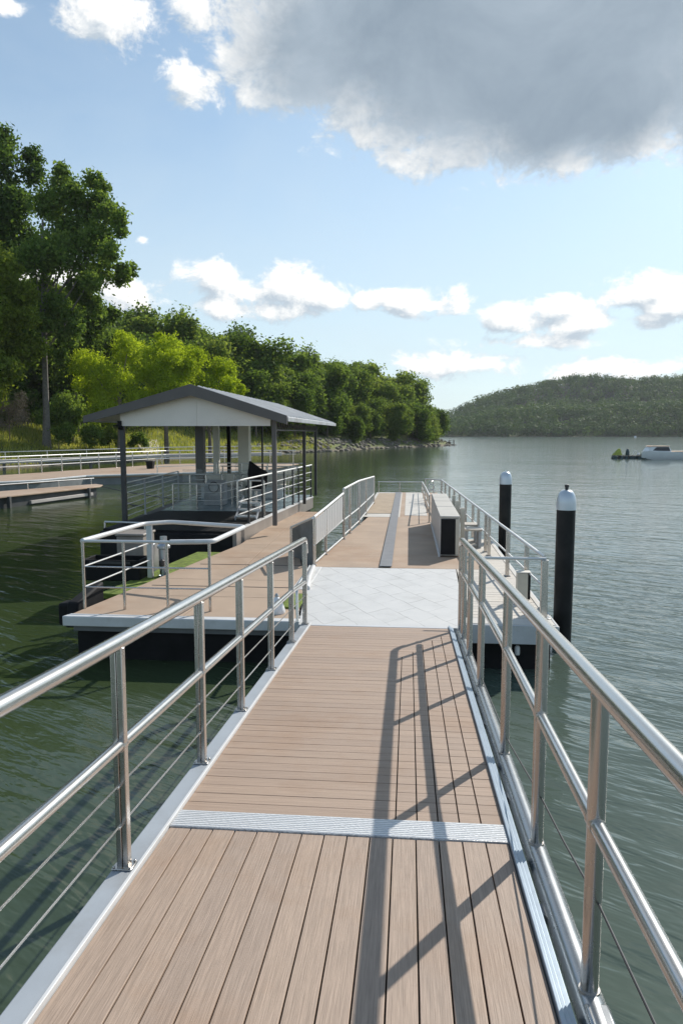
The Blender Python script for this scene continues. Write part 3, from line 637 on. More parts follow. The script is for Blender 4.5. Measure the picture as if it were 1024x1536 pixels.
for xa, xb in ((EL+0.02, RX-0.05), (RX+0.05, ER-0.02)):
    f = lambda x: rz-(rz-ez)*abs(x-RX)/abs((EL if x < RX else ER)-RX)-0.012
    mb.hexa([(xa, RY0+0.01, f(xa)-0.02), (xb, RY0+0.01, f(xb)-0.02), (xb, RY1-0.02, f(xb)-0.02), (xa, RY1-0.02, f(xa)-0.02)], [(xa, RY0+0.01, f(xa)), (xb, RY0+0.01, f(xb)), (xb, RY1-0.02, f(xb)), (xa, RY1-0.02, f(xa))])
mb.build('soffit', 'gable_white', ro, smooth=False)
mb = MB(); mb.tube([(PX1, PY0+0.1, 3.05), (-3.13, 22.1, 3.05), (-3.2, 25.2, 3.05)], 0.02, 8)
for yy in np.arange(17.3, 25, 0.35): mb.tube([(-3.11, yy, 3.05), (-3.11, yy+0.17, 3.22), (-3.11, yy+0.35, 3.05)], 0.012, 6)
mb.build('side_truss', 'dark_metal', ro)
mb = MB(); mb.box(PX0-0.05, PX0+0.03, PY0-0.16, PY0-0.06, 3.14, 3.26); mb.lathe((PX0, PY0-0.10, 3.06), [(0.05, 0), (0.07, 0.04), (0.04, 0.09)], 12); mb.build('lamp', 'black_rubber', ro)
zf = FZ+0.06
dock_rail(pv, [(-3.75, 15.9, zf), (-3.20, 24.1, zf)], [1.05, 1.05], [0.10, 0.25, 0.40, 0.53, 0.66, 0.76, 0.86, 0.99], (0.28, 0.55, 0.78), 0.022, 0.045, 'steel_white', 'dark_metal')
dock_rail(pv, [(-6.82, 17.0, FZ), (-7.3, 22.8, FZ)], 0.95, [0.0, 0.33, 0.66, 1.0], (0.15, 0.3, 0.45, 0.6, 0.75, 0.88), 0.018, 0.04, 'steel_white', 'grey_paint')
dock_rail(pv, [(-6.95, 22.9, FZ), (-5.9, 22.9, FZ)], 0.85, [0.0, 0.5, 1.0], (0.2, 0.4, 0.6, 0.8), 0.02, 0.045, 'steel_white', 'steel_post')
dock_rail(pv, [(-5.5, 22.9, FZ), (-3.6, 22.9, FZ)], 0.85, [0.0, 0.14, 0.5, 1.0], (0.2, 0.4, 0.6, 0.8), 0.02, 0.045, 'steel_white', 'steel_post')
dock_rail(pv, [(-4.35, 18.4, FZ), (-3.66, 18.4, FZ)], 0.95, [0.0, 0.5, 1.0], (0.25, 0.5, 0.75), 0.02, 0.045, 'steel_white', 'steel_post')
dock_rail(pv, [(-7.3, 25.4, FZ), (-3.4, 25.4, FZ)], 1.0, [0.0, 0.2, 0.4, 0.6, 0.8, 1.0], (0.3, 0.6), 0.02, 0.04, 'steel_white', 'steel_post')
dock_rail(pv, [(-6.9, 16.1, FZ-0.02), (-5.9, 15.95, FZ-0.02)], 0.16, [0.0, 1.0], (), 0.02, 0.04, 'steel_white', 'steel_post')
dock_rail(pv, [(-6.7, 20.4, FZ), (-5.3, 20.4, FZ)], 0.72, [0.0, 0.5, 1.0], (0.33, 0.66), 0.016, 0.035, 'steel_white', 'steel_post')
dock_rail(pv, [(-5.3, 20.4, FZ), (-5.2, 22.6, FZ)], 0.72, [0.5, 1.0], (0.33, 0.66), 0.016, 0.035, 'steel_white', 'steel_post')
dock_rail(pv, [(-7.0, 24.4, FZ), (-3.5, 24.4, FZ)], 1.15, [0.15, 0.4, 0.65, 0.9], (0.3, 0.55, 0.8), 0.016, 0.035, 'steel_white', 'steel_post')
MB().box(-6.65, -5.35, 20.43, 20.45, FZ+0.08, FZ+0.66).build('glass_screen', 'clear_glass', pv)
MB().box(-5.45, -4.75, 22.8, 22.83, FZ+0.05, FZ+1.2).build('glass_screen', 'clear_glass', pv)
MB().box(-7.2, -5.0, 22.98, 23.0, FZ+0.05, FZ+1.0).build('glass_screen', 'clear_glass', pv)
# furniture in the shelter
oc = thing('helm_seat', (-4.25, 20.9, FZ), 'black padded helm seat with hooked back beside the shelter railing', 'seat')
cx_, cy_ = -4.42, 21.0
MB().box(cx_-0.26, cx_+0.26, cy_-0.25, cy_+0.25, FZ+0.50, FZ+0.66).build('seat', 'black_rubber', oc, bevel=0.05)
mb = MB(); mb.add([(cx_-0.22, cy_+0.2, FZ+0.60), (cx_+0.26, cy_+0.2, FZ+0.60), (cx_+0.30, cy_+0.22, FZ+1.02), (cx_+0.10, cy_+0.22, FZ+1.12), (cx_-0.24, cy_+0.22, FZ+1.36), (cx_-0.30, cy_+0.22, FZ+0.95)]+
                  [(cx_-0.22, cy_+0.36, FZ+0.60), (cx_+0.26, cy_+0.36, FZ+0.60), (cx_+0.30, cy_+0.36, FZ+1.02), (cx_+0.10, cy_+0.36, FZ+1.12), (cx_-0.24, cy_+0.36, FZ+1.36), (cx_-0.30, cy_+0.36, FZ+0.95)],
                  [(5, 4, 3, 2, 1, 0)[::-1], (6, 7, 8, 9, 10, 11)[::-1]]+[(i, (i+1) % 6, 6+(i+1) % 6, 6+i)[::-1] for i in range(6)])
mb.build('backrest', 'black_rubber', oc, bevel=0.04)
MB().tube([(cx_, cy_, FZ+0.003), (cx_, cy_, FZ+0.5)], 0.05, 12).build('pedestal', 'steel', oc)
MB().lathe((cx_, cy_, FZ+0.003), [(0.2, 0), (0.2, 0.02), (0.06, 0.04)], 16).build('base', 'dark_metal', oc)
for (x, y, lab) in ((-6.2, 23.9, 'pale bench locker at the left of the shelter floor'), (-4.7, 24.0, 'pale bench locker behind the black helm seat')):
    b = thing('bench_locker', (x, y, FZ), lab, 'locker', 'bench lockers in the shelter')
    MB().box(x-0.6, x+0.6, y-0.28, y+0.28, FZ+0.004, FZ+0.40).build('box', 'boat_white', b, bevel=0.02)
    MB().box(x-0.62, x+0.62, y-0.30, y+0.30, FZ+0.405, FZ+0.47).build('cushion', 'cream', b, bevel=0.025)
    MB().box(x-0.62, x+0.62, y+0.31, y+0.37, FZ+0.35, FZ+0.80).build('backrest', 'cream', b, bevel=0.02)
ct = thing('steering_console', (-5.75, 21.9, FZ), 'low grey steering console with small windscreen in the shelter', 'console')
MB().hexa([(-6.1, 21.4, FZ+0.004), (-5.5, 21.4, FZ+0.004), (-5.5, 21.9, FZ+0.004), (-6.1, 21.9, FZ+0.004)], [(-6.1, 21.55, FZ+0.62), (-5.5, 21.55, FZ+0.62), (-5.5, 21.9, FZ+0.74), (-6.1, 21.9, FZ+0.74)]).build('body', 'grey_paint', ct, bevel=0.02)
MB().tube([(-5.8+0.15*math.cos(a), 21.48, FZ+0.55+0.15*math.sin(a)) for a in np.linspace(0, 2*math.pi, 20)[:-1]], 0.014, 6, True).build('wheel', 'dark_metal', ct)
MB().hexa([(-6.08, 21.86, FZ+0.742), (-5.52, 21.86, FZ+0.742), (-5.52, 21.88, FZ+0.742), (-6.08, 21.88, FZ+0.742)], [(-6.08, 21.95, FZ+1.0), (-5.52, 21.95, FZ+1.0), (-5.52, 21.97, FZ+1.0), (-6.08, 21.97, FZ+1.0)]).build('windscreen', 'clear_glass', ct)
tb = thing('side_table', (-4.0, 19.6, FZ), 'small white boarding step with railings at the right of the shelter', 'boarding step')
for k in range(3): MB().box(-4.2, -3.72, 17.6+k*0.28, 17.86+k*0.28, FZ+0.10+k*0.14, FZ+0.14+k*0.14).build('tread', 'steel_white', tb, bevel=0.006)
for x in (-4.22, -3.70): MB().bar((x, 17.55, FZ+0.06), (x, 18.5, FZ+0.54), 0.03, 0.08).build('stringer', 'grey_paint', tb, bevel=0.004)

# ------------------------------------------------------------------ docks at the left shore
np_ = thing('concrete_pier', (-16, 30, 0), 'low tan topped pier with grey sides in the water at far left', 'pier')
a0, a1, b1, b0 = Vector((-16.55, 25.0, 0)), Vector((-14.50, 33.4, 0)), Vector((-15.30, 34.8, 0)), Vector((-19.0, 26.5, 0))
MB().slab([a0, a1, Vector((-14.7, 34.2, 0)), b1, b0], 0.42, 0.50).build('deck', 'tan_deck', np_, bevel=0.02)
MB().slab([a0*1.0+Vector((-0.15, 0, 0)), a1+Vector((-0.12, -0.1, 0)), b1+Vector((0, -0.25, 0)), b0], -0.4, 0.415).build('side_wall', 'dark_side', np_)
dirv = (a1-a0).normalized()
MB().bar(a0+dirv*4.2+Vector((-0.10, 0, 0.12)), a1-dirv*0.5+Vector((-0.06, 0, 0.16)), 0.16, 0.13).build('rubbing_strake', 'pale_concrete', np_, bevel=0.01)
for k in (2.9, 7.8):
    q = a0+dirv*k+Vector((0.02, 0, 0)); MB().box(q.x-0.07, q.x+0.07, q.y-0.07, q.y+0.07, -0.3, 0.46).build('guide_post', 'dark_side', np_, bevel=0.01)
dock_rail(np_, [(b0.x+0.3, b0.y+0.4, 0.5), (b1.x-0.05, b1.y-0.1, 0.5)], [0.28, 0.28], [0.1, 0.35, 0.55, 0.75, 0.98], (), 0.022, 0.035)
wk = thing('shore_walkway', (-19, 46, 0), 'wide tan floating walkway with white pipe railing below the grassy bank', 'walkway')
fr_e = [(-26, 27), (-20.4, 34.6), (-19.0, 36.4), (-18.4, 40.5), (-15.3, 42.9), (-12.9, 44.6), (-10.2, 46.5)]
bk_e = [(-30, 33), (-24.6, 40), (-23.4, 44), (-22.2, 48.9), (-19.6, 57.8), (-16.5, 60), (-9, 60)]
MB().slab([Vector(p).to_3d() for p in fr_e]+[Vector(p).to_3d() for p in bk_e[::-1]], 0.40, 0.50).build('deck', 'tan_deck', wk, bevel=0.02)
cen = Vector((-20, 45))
MB().slab([Vector(p).to_3d().lerp(Vector((-20, 45, 0)), 0.012) for p in fr_e]+[Vector(p).to_3d().lerp(Vector((-20, 45, 0)), 0.012) for p in bk_e[::-1]], -0.3, 0.395).build('side_wall', 'pier_side', wk)
mb = MB(); mb.tube([(x, y, 0.53) for x, y in fr_e], 0.06, 10); mb.build('edge_trim', 'white_paint', wk)
dock_rail(wk, [(x+0.2, y-0.2, 0.5) for x, y in bk_e[:5]], 1.08, list(np.linspace(0.02, 0.98, 15)), (0.45, 0.72), 0.035, 0.06)
dock_rail(wk, [(-19.3, 57.5, 0.5), (-16.5, 59.7, 0.5), (-9.2, 59.7, 0.5)], 1.08, list(np.linspace(0.1, 0.98, 6)), (0.72,), 0.035, 0.07)
dock_rail(wk, [(-15.2, 43.1, 0.5), (-10.4, 46.6, 0.5)], 0.95, [0.02, 0.5, 1.0], (0.5,), 0.03, 0.06)
rw = thing('raised_walkway', (-27, 62, 0), 'pale raised boardwalk with white handrail along the foot of the grassy bank', 'boardwalk')
rpts = [(-46, 52, 0.80), (-32.5, 56, 0.84), (-27.5, 61, 0.93), (-22.5, 66.0, 1.05), (-18, 68, 1.1), (-12, 69, 1.15)]
mb = MB()
for (x0, y0, h0), (x1, y1, h1) in zip(rpts[:-1], rpts[1:]):
    w = Vector((-(y1-y0), x1-x0)).normalized()*1.3
    mb.hexa([(x0, y0, h0-0.28), (x1, y1, h1-0.28), (x1+w.x, y1+w.y, h1-0.28), (x0+w.x, y0+w.y, h0-0.28)], [(x0, y0, h0), (x1, y1, h1), (x1+w.x, y1+w.y, h1), (x0+w.x, y0+w.y, h0)])
mb.build('deck', 'pale_concrete', rw)
for k, (x, y, h) in enumerate(rpts[1:-1]): MB().tube([(x+0.1, y+0.4, -0.5), (x+0.1, y+0.4, h-0.29)], 0.12, 10).build('pile', 'bark_grey', rw)
dock_rail(rw, [(x-0.6, y+0.9, h) for x, y, h in rpts], 0.62, list(np.linspace(0.03, 0.97, 12)), (), 0.03, 0.05)
bn = thing('litter_bin', (-15.4, 54.6, 0.5), 'dark square litter bin at the back of the tan floating walkway', 'bin')
bp = zp(226, 703, 0.5); bX, bY = bp.x, bp.y
bn.location = (bX, bY, 0.5)
MB().hexa([(bX-0.2, bY-0.2, 0.502), (bX+0.2, bY-0.2, 0.502), (bX+0.2, bY+0.2, 0.502), (bX-0.2, bY+0.2, 0.502)], [(bX-0.26, bY-0.26, 1.0), (bX+0.26, bY-0.26, 1.0), (bX+0.26, bY+0.26, 1.0), (bX-0.26, bY+0.26, 1.0)]).build('bin_body', 'black_rubber', bn, bevel=0.02)
MB().box(bX-0.29, bX+0.29, bY-0.29, bY+0.29, 1.003, 1.07).build('lid', 'dark_metal', bn, bevel=0.02)
ho = thing('mooring_line', (-12, 33, 0.3), 'dark mooring line hanging from the shelter towards the far left pier', 'rope')
pts = [Vector((-14.6, 33.9, 0.45)), Vector((-11.5, 30.5, 0.28)), Vector((-7.5, 25.4, 0.6))]
ho.location = (0, 0, 0)
MB().tube([pts[0]*(1-t)**2+pts[1]*2*t*(1-t)+pts[2]*t*t for t in np.linspace(0, 1, 14)], 0.025, 8).build('rope', 'dark_metal', ho)
hc = zp(205, 746, 0.35)
MB().tube([(hc.x+0.5*math.cos(a), hc.y, 0.34+0.33*math.sin(a)) for a in np.linspace(2.6, 5.6, 16)], 0.03, 8).build('loop', 'dark_metal', ho)

# ------------------------------------------------------------------ land
shore = [(-260, -60), (-120, 20), (-60, 44), (-34.4, 59.2), (-31.2, 69), (-27.7, 80), (-25.2, 87), (-18.2, 108.8), (-12.4, 121.7), (-6.8, 143.7), (1.0, 158), (8.0, 175), (11.3, 186), (9, 200), (0, 225), (-20, 270), (-60, 330), (-140, 420), (-320, 520)]
S0 = np.array(shore)
def shore_dist(P):                        # signed distance, positive inland
    d = np.full(len(P), 1e9); inside = np.zeros(len(P), bool)
    poly = np.vstack([S0, [(-900, 520), (-900, -60)]]); n = len(poly)
    for i in range(n):
        a, b = poly[i], poly[(i+1) % n]
        if i < len(S0)-1:
            ab = b-a; t = np.clip(((P-a)@ab)/(ab@ab), 0, 1); d = np.minimum(d, np.linalg.norm(P-(a+t[:, None]*ab), axis=1))
        c = ((a[1] > P[:, 1]) != (b[1] > P[:, 1])) & (P[:, 0] < (b[0]-a[0])*(P[:, 1]-a[1])/(b[1]-a[1]+1e-12)+a[0])
        inside ^= c
    return np.where(inside, d, -d)
def vnoise(x, y, s, seed=0): return np.array([mnoise.noise((float(a)*s+seed, float(b)*s, seed*1.7)) for a, b in zip(x, y)])
def ground_h(P):
    s = shore_dist(P)
    pt = np.clip((P[:, 1]-95)/25, 0, 1)*np.clip((200-P[:, 1])/20, 0, 1)     # steeper rocky point
    h = np.where(s < 0, np.maximum(s*0.5, -3), 0.25*np.minimum(s, 130)+0.03*np.maximum(s-130, 0))
    h = h+np.where(s > 0, pt*1.1*(1-np.exp(-np.maximum(s, 0)/3.0)), 0)
    return h, s
def grid_land(name, x0, x1, nx, y0, y1, ny, fn, mat):
    X, Y = np.meshgrid(np.linspace(x0, x1, nx), np.linspace(y0, y1, ny)); P = np.stack([X.ravel(), Y.ravel()], 1)
    h = fn(P); V = np.column_stack([P, h])
    i = np.arange(nx*ny).reshape(ny, nx); q = np.stack([i[:-1, :-1].ravel(), i[:-1, 1:].ravel(), i[1:, 1:].ravel(), i[1:, :-1].ravel()], 1)
    keep = (h[q] > -2.5).any(axis=1)
    o = np_mesh(name, V, q[keep], [mat]); o.data.shade_smooth(); o['kind'] = 'structure'; return o
def left_h(P):
    h, s = ground_h(P); n = vnoise(P[:, 0], P[:, 1], 0.06, 3)*0.9+vnoise(P[:, 0], P[:, 1], 0.25, 5)*0.3
    return h+n*np.clip(s/10, 0, 1)*np.clip(0.4+s/60, 0, 1.5)
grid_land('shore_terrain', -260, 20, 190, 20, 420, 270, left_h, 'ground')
def far_h(P):
    x, y = P[:, 0], P[:, 1]
    yb = 662+8*np.sin(x*0.013)+5*np.sin(x*0.041)
    st = lambda a, b, v: (lambda t: t*t*(3-2*t))(np.clip((v-a)/(b-a), 0, 1))
    Rg = np.interp(x, [-250, 20, 45, 75, 125, 180, 215, 270, 340, 700], [0, 4, 10, 19, 29, 38, 42, 38, 35, 26])
    front = np.interp(x, [-300, 40, 90, 160, 230, 300, 400, 700], [8, 10, 16, 20, 22, 24, 26, 20])
    n = vnoise(x, y, 0.012, 9)*5+vnoise(x, y, 0.03, 2)*2
    h = -3+3.4*st(-4, 3, y-yb)+front*st(0, 65, y-yb)+Rg*st(120, 250, y-yb)+n*st(5, 60, y-yb)
    return h
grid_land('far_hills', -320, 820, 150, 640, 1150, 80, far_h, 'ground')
# lake: one sheet to the horizon
wtr = MB(); wtr.add([(-1500, -300, 0), (1500, -300, 0), (1500, 1600, 0), (-1500, 1600, 0)], [(0, 1, 2, 3)])
lake = wtr.build('lake_water', 'water', None, smooth=False); lake['kind'] = 'structure'

# ------------------------------------------------------------------ foliage
def rand_dirs(n):
    v = rng.normal(size=(n, 3)); return v/np.linalg.norm(v, axis=1)[:, None]
def leaf_quads(c, size, droop=0.0, aspect=0.6, nrm=None, bias=0.75):
    n = len(c); sz = size*rng.uniform(0.6, 1.35, n)[:, None]
    a = rand_dirs(n); nn = rand_dirs(n)
    if nrm is not None:                   # leaves mostly face outward from their clump, as on a real crown
        nn = nrm*bias+nn*(1-bias); nn /= np.linalg.norm(nn, axis=1)[:, None]+1e-9
        a = a-nn*np.sum(a*nn, axis=1)[:, None]; a /= np.linalg.norm(a, axis=1)[:, None]+1e-9
    if droop: a[:, 2] = a[:, 2]*(1-droop)-droop*1.2; a /= np.linalg.norm(a, axis=1)[:, None]
    b = np.cross(nn, a); b /= np.linalg.norm(b, axis=1)[:, None]+1e-9
    p0 = c-a*sz; p2 = c+a*sz; p1 = c+b*sz*aspect+a*sz*0.1; p3 = c-b*sz*aspect+a*sz*0.1
    V = np.stack([p0, p1, p2, p3], 1).reshape(-1, 3)
    return V, np.arange(4*n).reshape(-1, 4)
def clump_points(clumps, per_m2, k=16, tight=0.30, fill=0.35):
    out = []; nr = []
    for x, y, z_, r in clumps:
        n = max(30, int(per_m2*r*r)); kk = max(5, int(k*min(1.5, r)))
        sub = rand_dirs(kk)*(r*rng.uniform(0.55, 1.0, kk)[:, None]); sub[:, 2] *= 0.85
        nf = int(n*fill)
        i = rng.integers(0, kk, n-nf)
        p = sub[i]+rng.normal(size=(n-nf, 3))*(tight*r*rng.uniform(0.5, 1.0, kk)[i][:, None])
        f = rand_dirs(nf)*(r*0.9*rng.uniform(0, 1, nf)[:, None]**0.5)
        q = np.vstack([p, f]); out.append(q+np.array([x, y, z_])); nr.append(q/(np.linalg.norm(q, axis=1)[:, None]+1e-9))
    P = np.vstack(out); g = P-P.mean(axis=0); g /= np.linalg.norm(g, axis=1)[:, None]+1e-9
    N = np.vstack(nr)*0.65+g*0.35+np.array([0, 0, 0.15]); N /= np.linalg.norm(N, axis=1)[:, None]+1e-9
    return P, N
def limbs(mb, base, top, r0, clumps, nl=8, lean=(0, 0)):
    base = Vector(base); top = Vector(top)
    k = 7; path = []
    for i in range(k):
        t = i/(k-1); p = base.lerp(top, t); p.x += math.sin(t*3+base.y)*r0*0.8*t; path.append(p)
    mb.tube(path, [r0*(1.25 if i == 0 else 1-0.72*i/(k-1)) for i in range(k)], 10)
    for (x, y, z_, r) in sorted(clumps, key=lambda c: -c[3])[:nl]:
        e = Vector((x, y, z_)); t = min(0.95, max(0.35, ((e.z-base.z)/(top.z-base.z+1e-6))*0.62)); s = base.lerp(top, t)
        mid = s.lerp(e, 0.5)+Vector((0, 0, -0.08*(e-s).length)); rr = r0*(1-0.7*t)*0.6
        mb.tube([s, s.lerp(mid, 0.5)+Vector((0, 0, -0.02*(e-s).length)), mid, e], [rr, rr*0.8, rr*0.6, rr*0.2], 7)
def tree(name, px_clumps, Y, base_px, leaf, size, dens, label, cat='tree', group=None, trunk_top=None, r0=0.3, bark='bark', depth=0.5, nl=8, droop=0.0, aspect=0.6, tight=0.30, fill=0.35):
    b = yp(base_px[0], base_px[1], Y); bz = float(left_h(np.array([[b.x, b.y]]))[0])-0.1
    t = thing(name, (b.x, b.y, bz), label, cat, group)
    cl = []
    xs = [c[0] for c in px_clumps]; half = (max(xs)-min(xs))/2*Y/F
    for px, py, pr in px_clumps:
        w = yp(px, py, Y); cl.append((w.x, Y+random.uniform(-1, 1)*half*depth, w.z, pr*Y/F*1.02))
    top = yp(*trunk_top, Y) if trunk_top else Vector((b.x, Y, max(c[2] for c in cl)*0.8))
    mb = MB(); limbs(mb, (b.x, b.y, bz), top, r0, cl, nl); mb.build('trunk', bark, t)
    P, N = clump_points(cl, dens*1.05, tight=tight, fill=fill); V, q = leaf_quads(P, size*0.82, droop, aspect, N, 0.45)
    np_mesh('crown', V, q, [leaf], t); return t
tree('tall_tree', [(75, 262, 20), (97, 290, 26), (58, 300, 24), (130, 292, 24), (150, 277, 14), (166, 318, 20), (120, 335, 32), (82, 345, 32), (190, 335, 13), (196, 355, 10), (150, 362, 26), (178, 385, 16), (105, 385, 32), (70, 398, 30), (140, 400, 24), (188, 400, 10), (110, 428, 26), (150, 428, 16), (62, 436, 24), (86, 250, 12), (170, 290, 10), (128, 455, 16), (70, 452, 20), (98, 462, 20), (50, 470, 18), (118, 480, 14), (184, 405, 12), (166, 408, 14), (58, 500, 15), (86, 488, 17), (106, 505, 17), (52, 530, 11), (94, 533, 12), (126, 498, 13)],
     72, (70, 655), 'leaf_dark', 0.23, 620, 'tallest tree with a bare grey trunk and dark crown above the grassy bank', trunk_top=(66, 330), r0=0.36, bark='bark_grey', depth=0.6, nl=13, tight=0.34, fill=0.2)
tree('tall_tree', [(10, 213, 20), (40, 228, 16), (15, 250, 28), (48, 262, 18), (8, 295, 34), (40, 312, 26), (14, 345, 34), (46, 365, 24), (8, 395, 30), (-40, 250, 40), (-50, 320, 50), (-30, 390, 44), (-70, 400, 44), (40, 400, 20)],
     78, (-30, 650), 'leaf_dark', 0.24, 560, 'dark tall tree cut by the picture edge at upper left', trunk_top=(-25, 330), r0=0.5, depth=0.6, fill=0.25, tight=0.33)
tree('yellow_green_tree', [(4, 392, 22), (28, 412, 20), (14, 440, 28), (46, 440, 14), (8, 480, 32), (44, 478, 20), (20, 520, 28), (46, 516, 16), (8, 555, 24), (34, 556, 16), (-40, 440, 40), (-50, 520, 44), (-30, 580, 34)],
     66, (-20, 655), 'leaf_yellow', 0.19, 900, 'yellow green tree at the left picture edge below the tall dark tree', r0=0.35, depth=0.7)
tree('understory_tree', [(100, 480, 28), (142, 488, 26), (160, 470, 16), (92, 520, 26), (132, 535, 28), (160, 518, 18), (108, 570, 26), (140, 575, 22), (86, 450, 20), (125, 455, 22)],
     84, (118, 650), 'leaf_mid', 0.25, 560, 'mid green tree filling the space behind the tall grey trunk', r0=0.3, depth=0.6)
tree('understory_tree', [(40, 590, 26), (60, 560, 24), (20, 600, 26), (78, 600, 22), (50, 625, 20), (-10, 590, 30), (5, 540, 24), (40, 530, 26), (75, 540, 20), (60, 500, 24), (20, 500, 26)],
     90, (40, 650), 'leaf_dark', 0.27, 420, 'shaded dark green thicket tree behind the grey leafless shrub', r0=0.3, depth=0.5)
tree('understory_tree', [(0, 600, 22), (-25, 590, 28), (25, 575, 20), (10, 560, 22), (-40, 620, 26), (30, 610, 18), (5, 630, 18), (-20, 555, 26), (45, 600, 18)],
     80, (0, 655), 'leaf_dark', 0.24, 520, 'dark thicket tree rising directly above the grey leafless shrub', r0=0.25, depth=0.6)
tree('understory_tree', [(100, 610, 24), (120, 622, 16), (85, 630, 16), (112, 637, 16), (135, 642, 12), (70, 625, 16)],
     78, (110, 658), 'leaf_dark', 0.2, 800, 'low dark bushy tree right of the tall grey trunk', r0=0.16, depth=0.7)
WG = 'yellow green willows behind the shelter'
tree('willow_tree', [(140, 548, 26), (122, 575, 14), (180, 524, 24), (203, 520, 17), (138, 578, 22), (178, 566, 28), (158, 602, 24), (200, 598, 22), (170, 622, 18), (142, 622, 16), (205, 620, 14), (130, 605, 14), (185, 505, 10)],
     75, (180, 652), 'leaf_willow', 0.19, 900, 'leftmost bright yellow green willow above the shelter roof', group=WG, r0=0.3, depth=0.8, droop=0.55, aspect=0.32, tight=0.24)
tree('willow_tree', [(245, 520, 24), (212, 535, 22), (275, 550, 24), (240, 610, 22), (215, 605, 20), (228, 556, 26), (262, 543, 19), (252, 578, 27), (225, 595, 20), (275, 590, 22), (244, 508, 8)],
     80, (250, 650), 'leaf_willow', 0.2, 900, 'middle bright yellow green willow rising straight behind the shelter gable', group=WG, r0=0.3, depth=0.8, droop=0.55, aspect=0.32, tight=0.24)
tree('willow_tree', [(296, 540, 22), (328, 552, 22), (280, 570, 24), (358, 585, 10), (300, 615, 18), (340, 612, 16), (346, 578, 15), (310, 583, 23), (352, 598, 11), (288, 600, 22), (330, 605, 20), (318, 540, 9)],
     84, (315, 655), 'leaf_willow', 0.2, 900, 'rightmost bright yellow green willow with a low rounded crown', group=WG, r0=0.28, depth=0.8, droop=0.55, aspect=0.32, tight=0.24)
tree('grey_shrub', [(18, 618, 22), (2, 610, 18), (38, 628, 14), (25, 598, 14), (10, 638, 14), (-15, 625, 20)], 70, (15, 652), 'twig_grey', 0.16, 900, 'leafless grey brown shrub on the bank at the left picture edge', 'shrub', r0=0.06, depth=0.7, aspect=0.12)
for i, (cl, Y, lab) in enumerate((
    ([(88, 650, 11), (104, 644, 12), (98, 658, 9)], 71, 'rounded green bush just right of the tall grey trunk'),
    ([(130, 655, 11), (145, 648, 12), (138, 664, 8)], 74, 'green bush on the bank below the dark bushy tree'),
    ([(165, 650, 14), (180, 660, 10), (158, 662, 9)], 78, 'wide dark bush between bank grass and the shelter post'),
    ([(208, 655, 10), (218, 664, 8), (200, 664, 8)], 84, 'small green bush left of the dirt path'))):
    c = cl[0]; tree('bush', cl, Y, (cl[0][0], cl[-1][1]+8), ('leaf_mid', 'leaf_dark')[i % 2], 0.14, 1300, lab, 'bush', 'bushes on the grassy bank', r0=0.05, depth=0.6)

# hill trees: eight kinds, copied
def hill_proto(k):
    h = [11, 12.5, 10, 13, 9, 11.5, 12, 8.5][k]; w = [4.3, 4.0, 4.6, 3.9, 3.9, 5.0, 4.4, 3.8][k]
    cl = []
    for i in range(15):
        t = rng.uniform(0.10, 0.93); rad = w*(1-abs(t-0.45)**1.6*1.5)*rng.uniform(0.25, 0.75); a = rng.uniform(0, 2*math.pi)
        cl.append((rad*math.cos(a), rad*math.sin(a), t*h, rng.uniform(1.3, 2.2)))
    cl.append((0, 0, h*0.85, 1.5)); cl.append((0, 0, h*0.55, w*0.62))
    P, N = clump_points(cl, 130, 14, 0.30, 0.2); V, q = leaf_quads(P, 0.25, nrm=N, bias=0.5)
    mb = MB(); limbs(mb, (0, 0, -0.6), (0, 0, h*0.7), 0.2, cl, 5)
    o = np_mesh('hillside_tree', V, q, ['leaf_hill']); me = o.data
    bpy.data.objects.remove(o)
    t = MB(); limbs(t, (0, 0, -0.6), (0, 0, h*0.7), 0.2, cl, 5)
    tm = bpy.data.meshes.new('hill_trunk'); tm.from_pydata(t.v, [], t.f); tm.materials.append(M['bark']); tm.update()
    return me, tm, h
protos = [hill_proto(k) for k in range(8)]
spots = []; tries = 0
front = []
def az_px(x, y, zz):
    v = Vector((x, y, zz-ZC)); d = v.dot(fw)
    return CX+F*v.dot(rt)/d, CY-F*v.dot(up)/d, d
cand = []
while len(cand) < 30000:
    d = rng.uniform(75, 330); px = rng.uniform(-40, 690); q = yp(px, 650, 100)
    dirn = Vector((q.x, q.y)).normalized(); cand.append((dirn.x*d, dirn.y*d))
cand = np.array(cand); hh, ss = ground_h(cand); hz = left_h(cand)
order = np.argsort(np.hypot(cand[:, 0], cand[:, 1]))
acc = []
for i in order:
    x, y = cand[i]; s = ss[i]
    if s < 2.2 or (y < 98 and s < 13) or (y < 90 and x > -50 and s < 24): continue
    if y >= 98 and s < 5.5 and 100 < y < 140 and x < -8: continue
    if s > 135 or (88 < y < 113 and s < 15): continue
    gap = 4.4 if s < 12 else (5.6 if y < 220 else 6.8)
    if any((x-a)**2+(y-b)**2 < gap*gap for a, b, *_ in acc): continue
    px, py, dd = az_px(x, y, hz[i]+10)
    if px < -30 or px > 700: continue
    acc.append((x, y, hz[i], s, px, py))
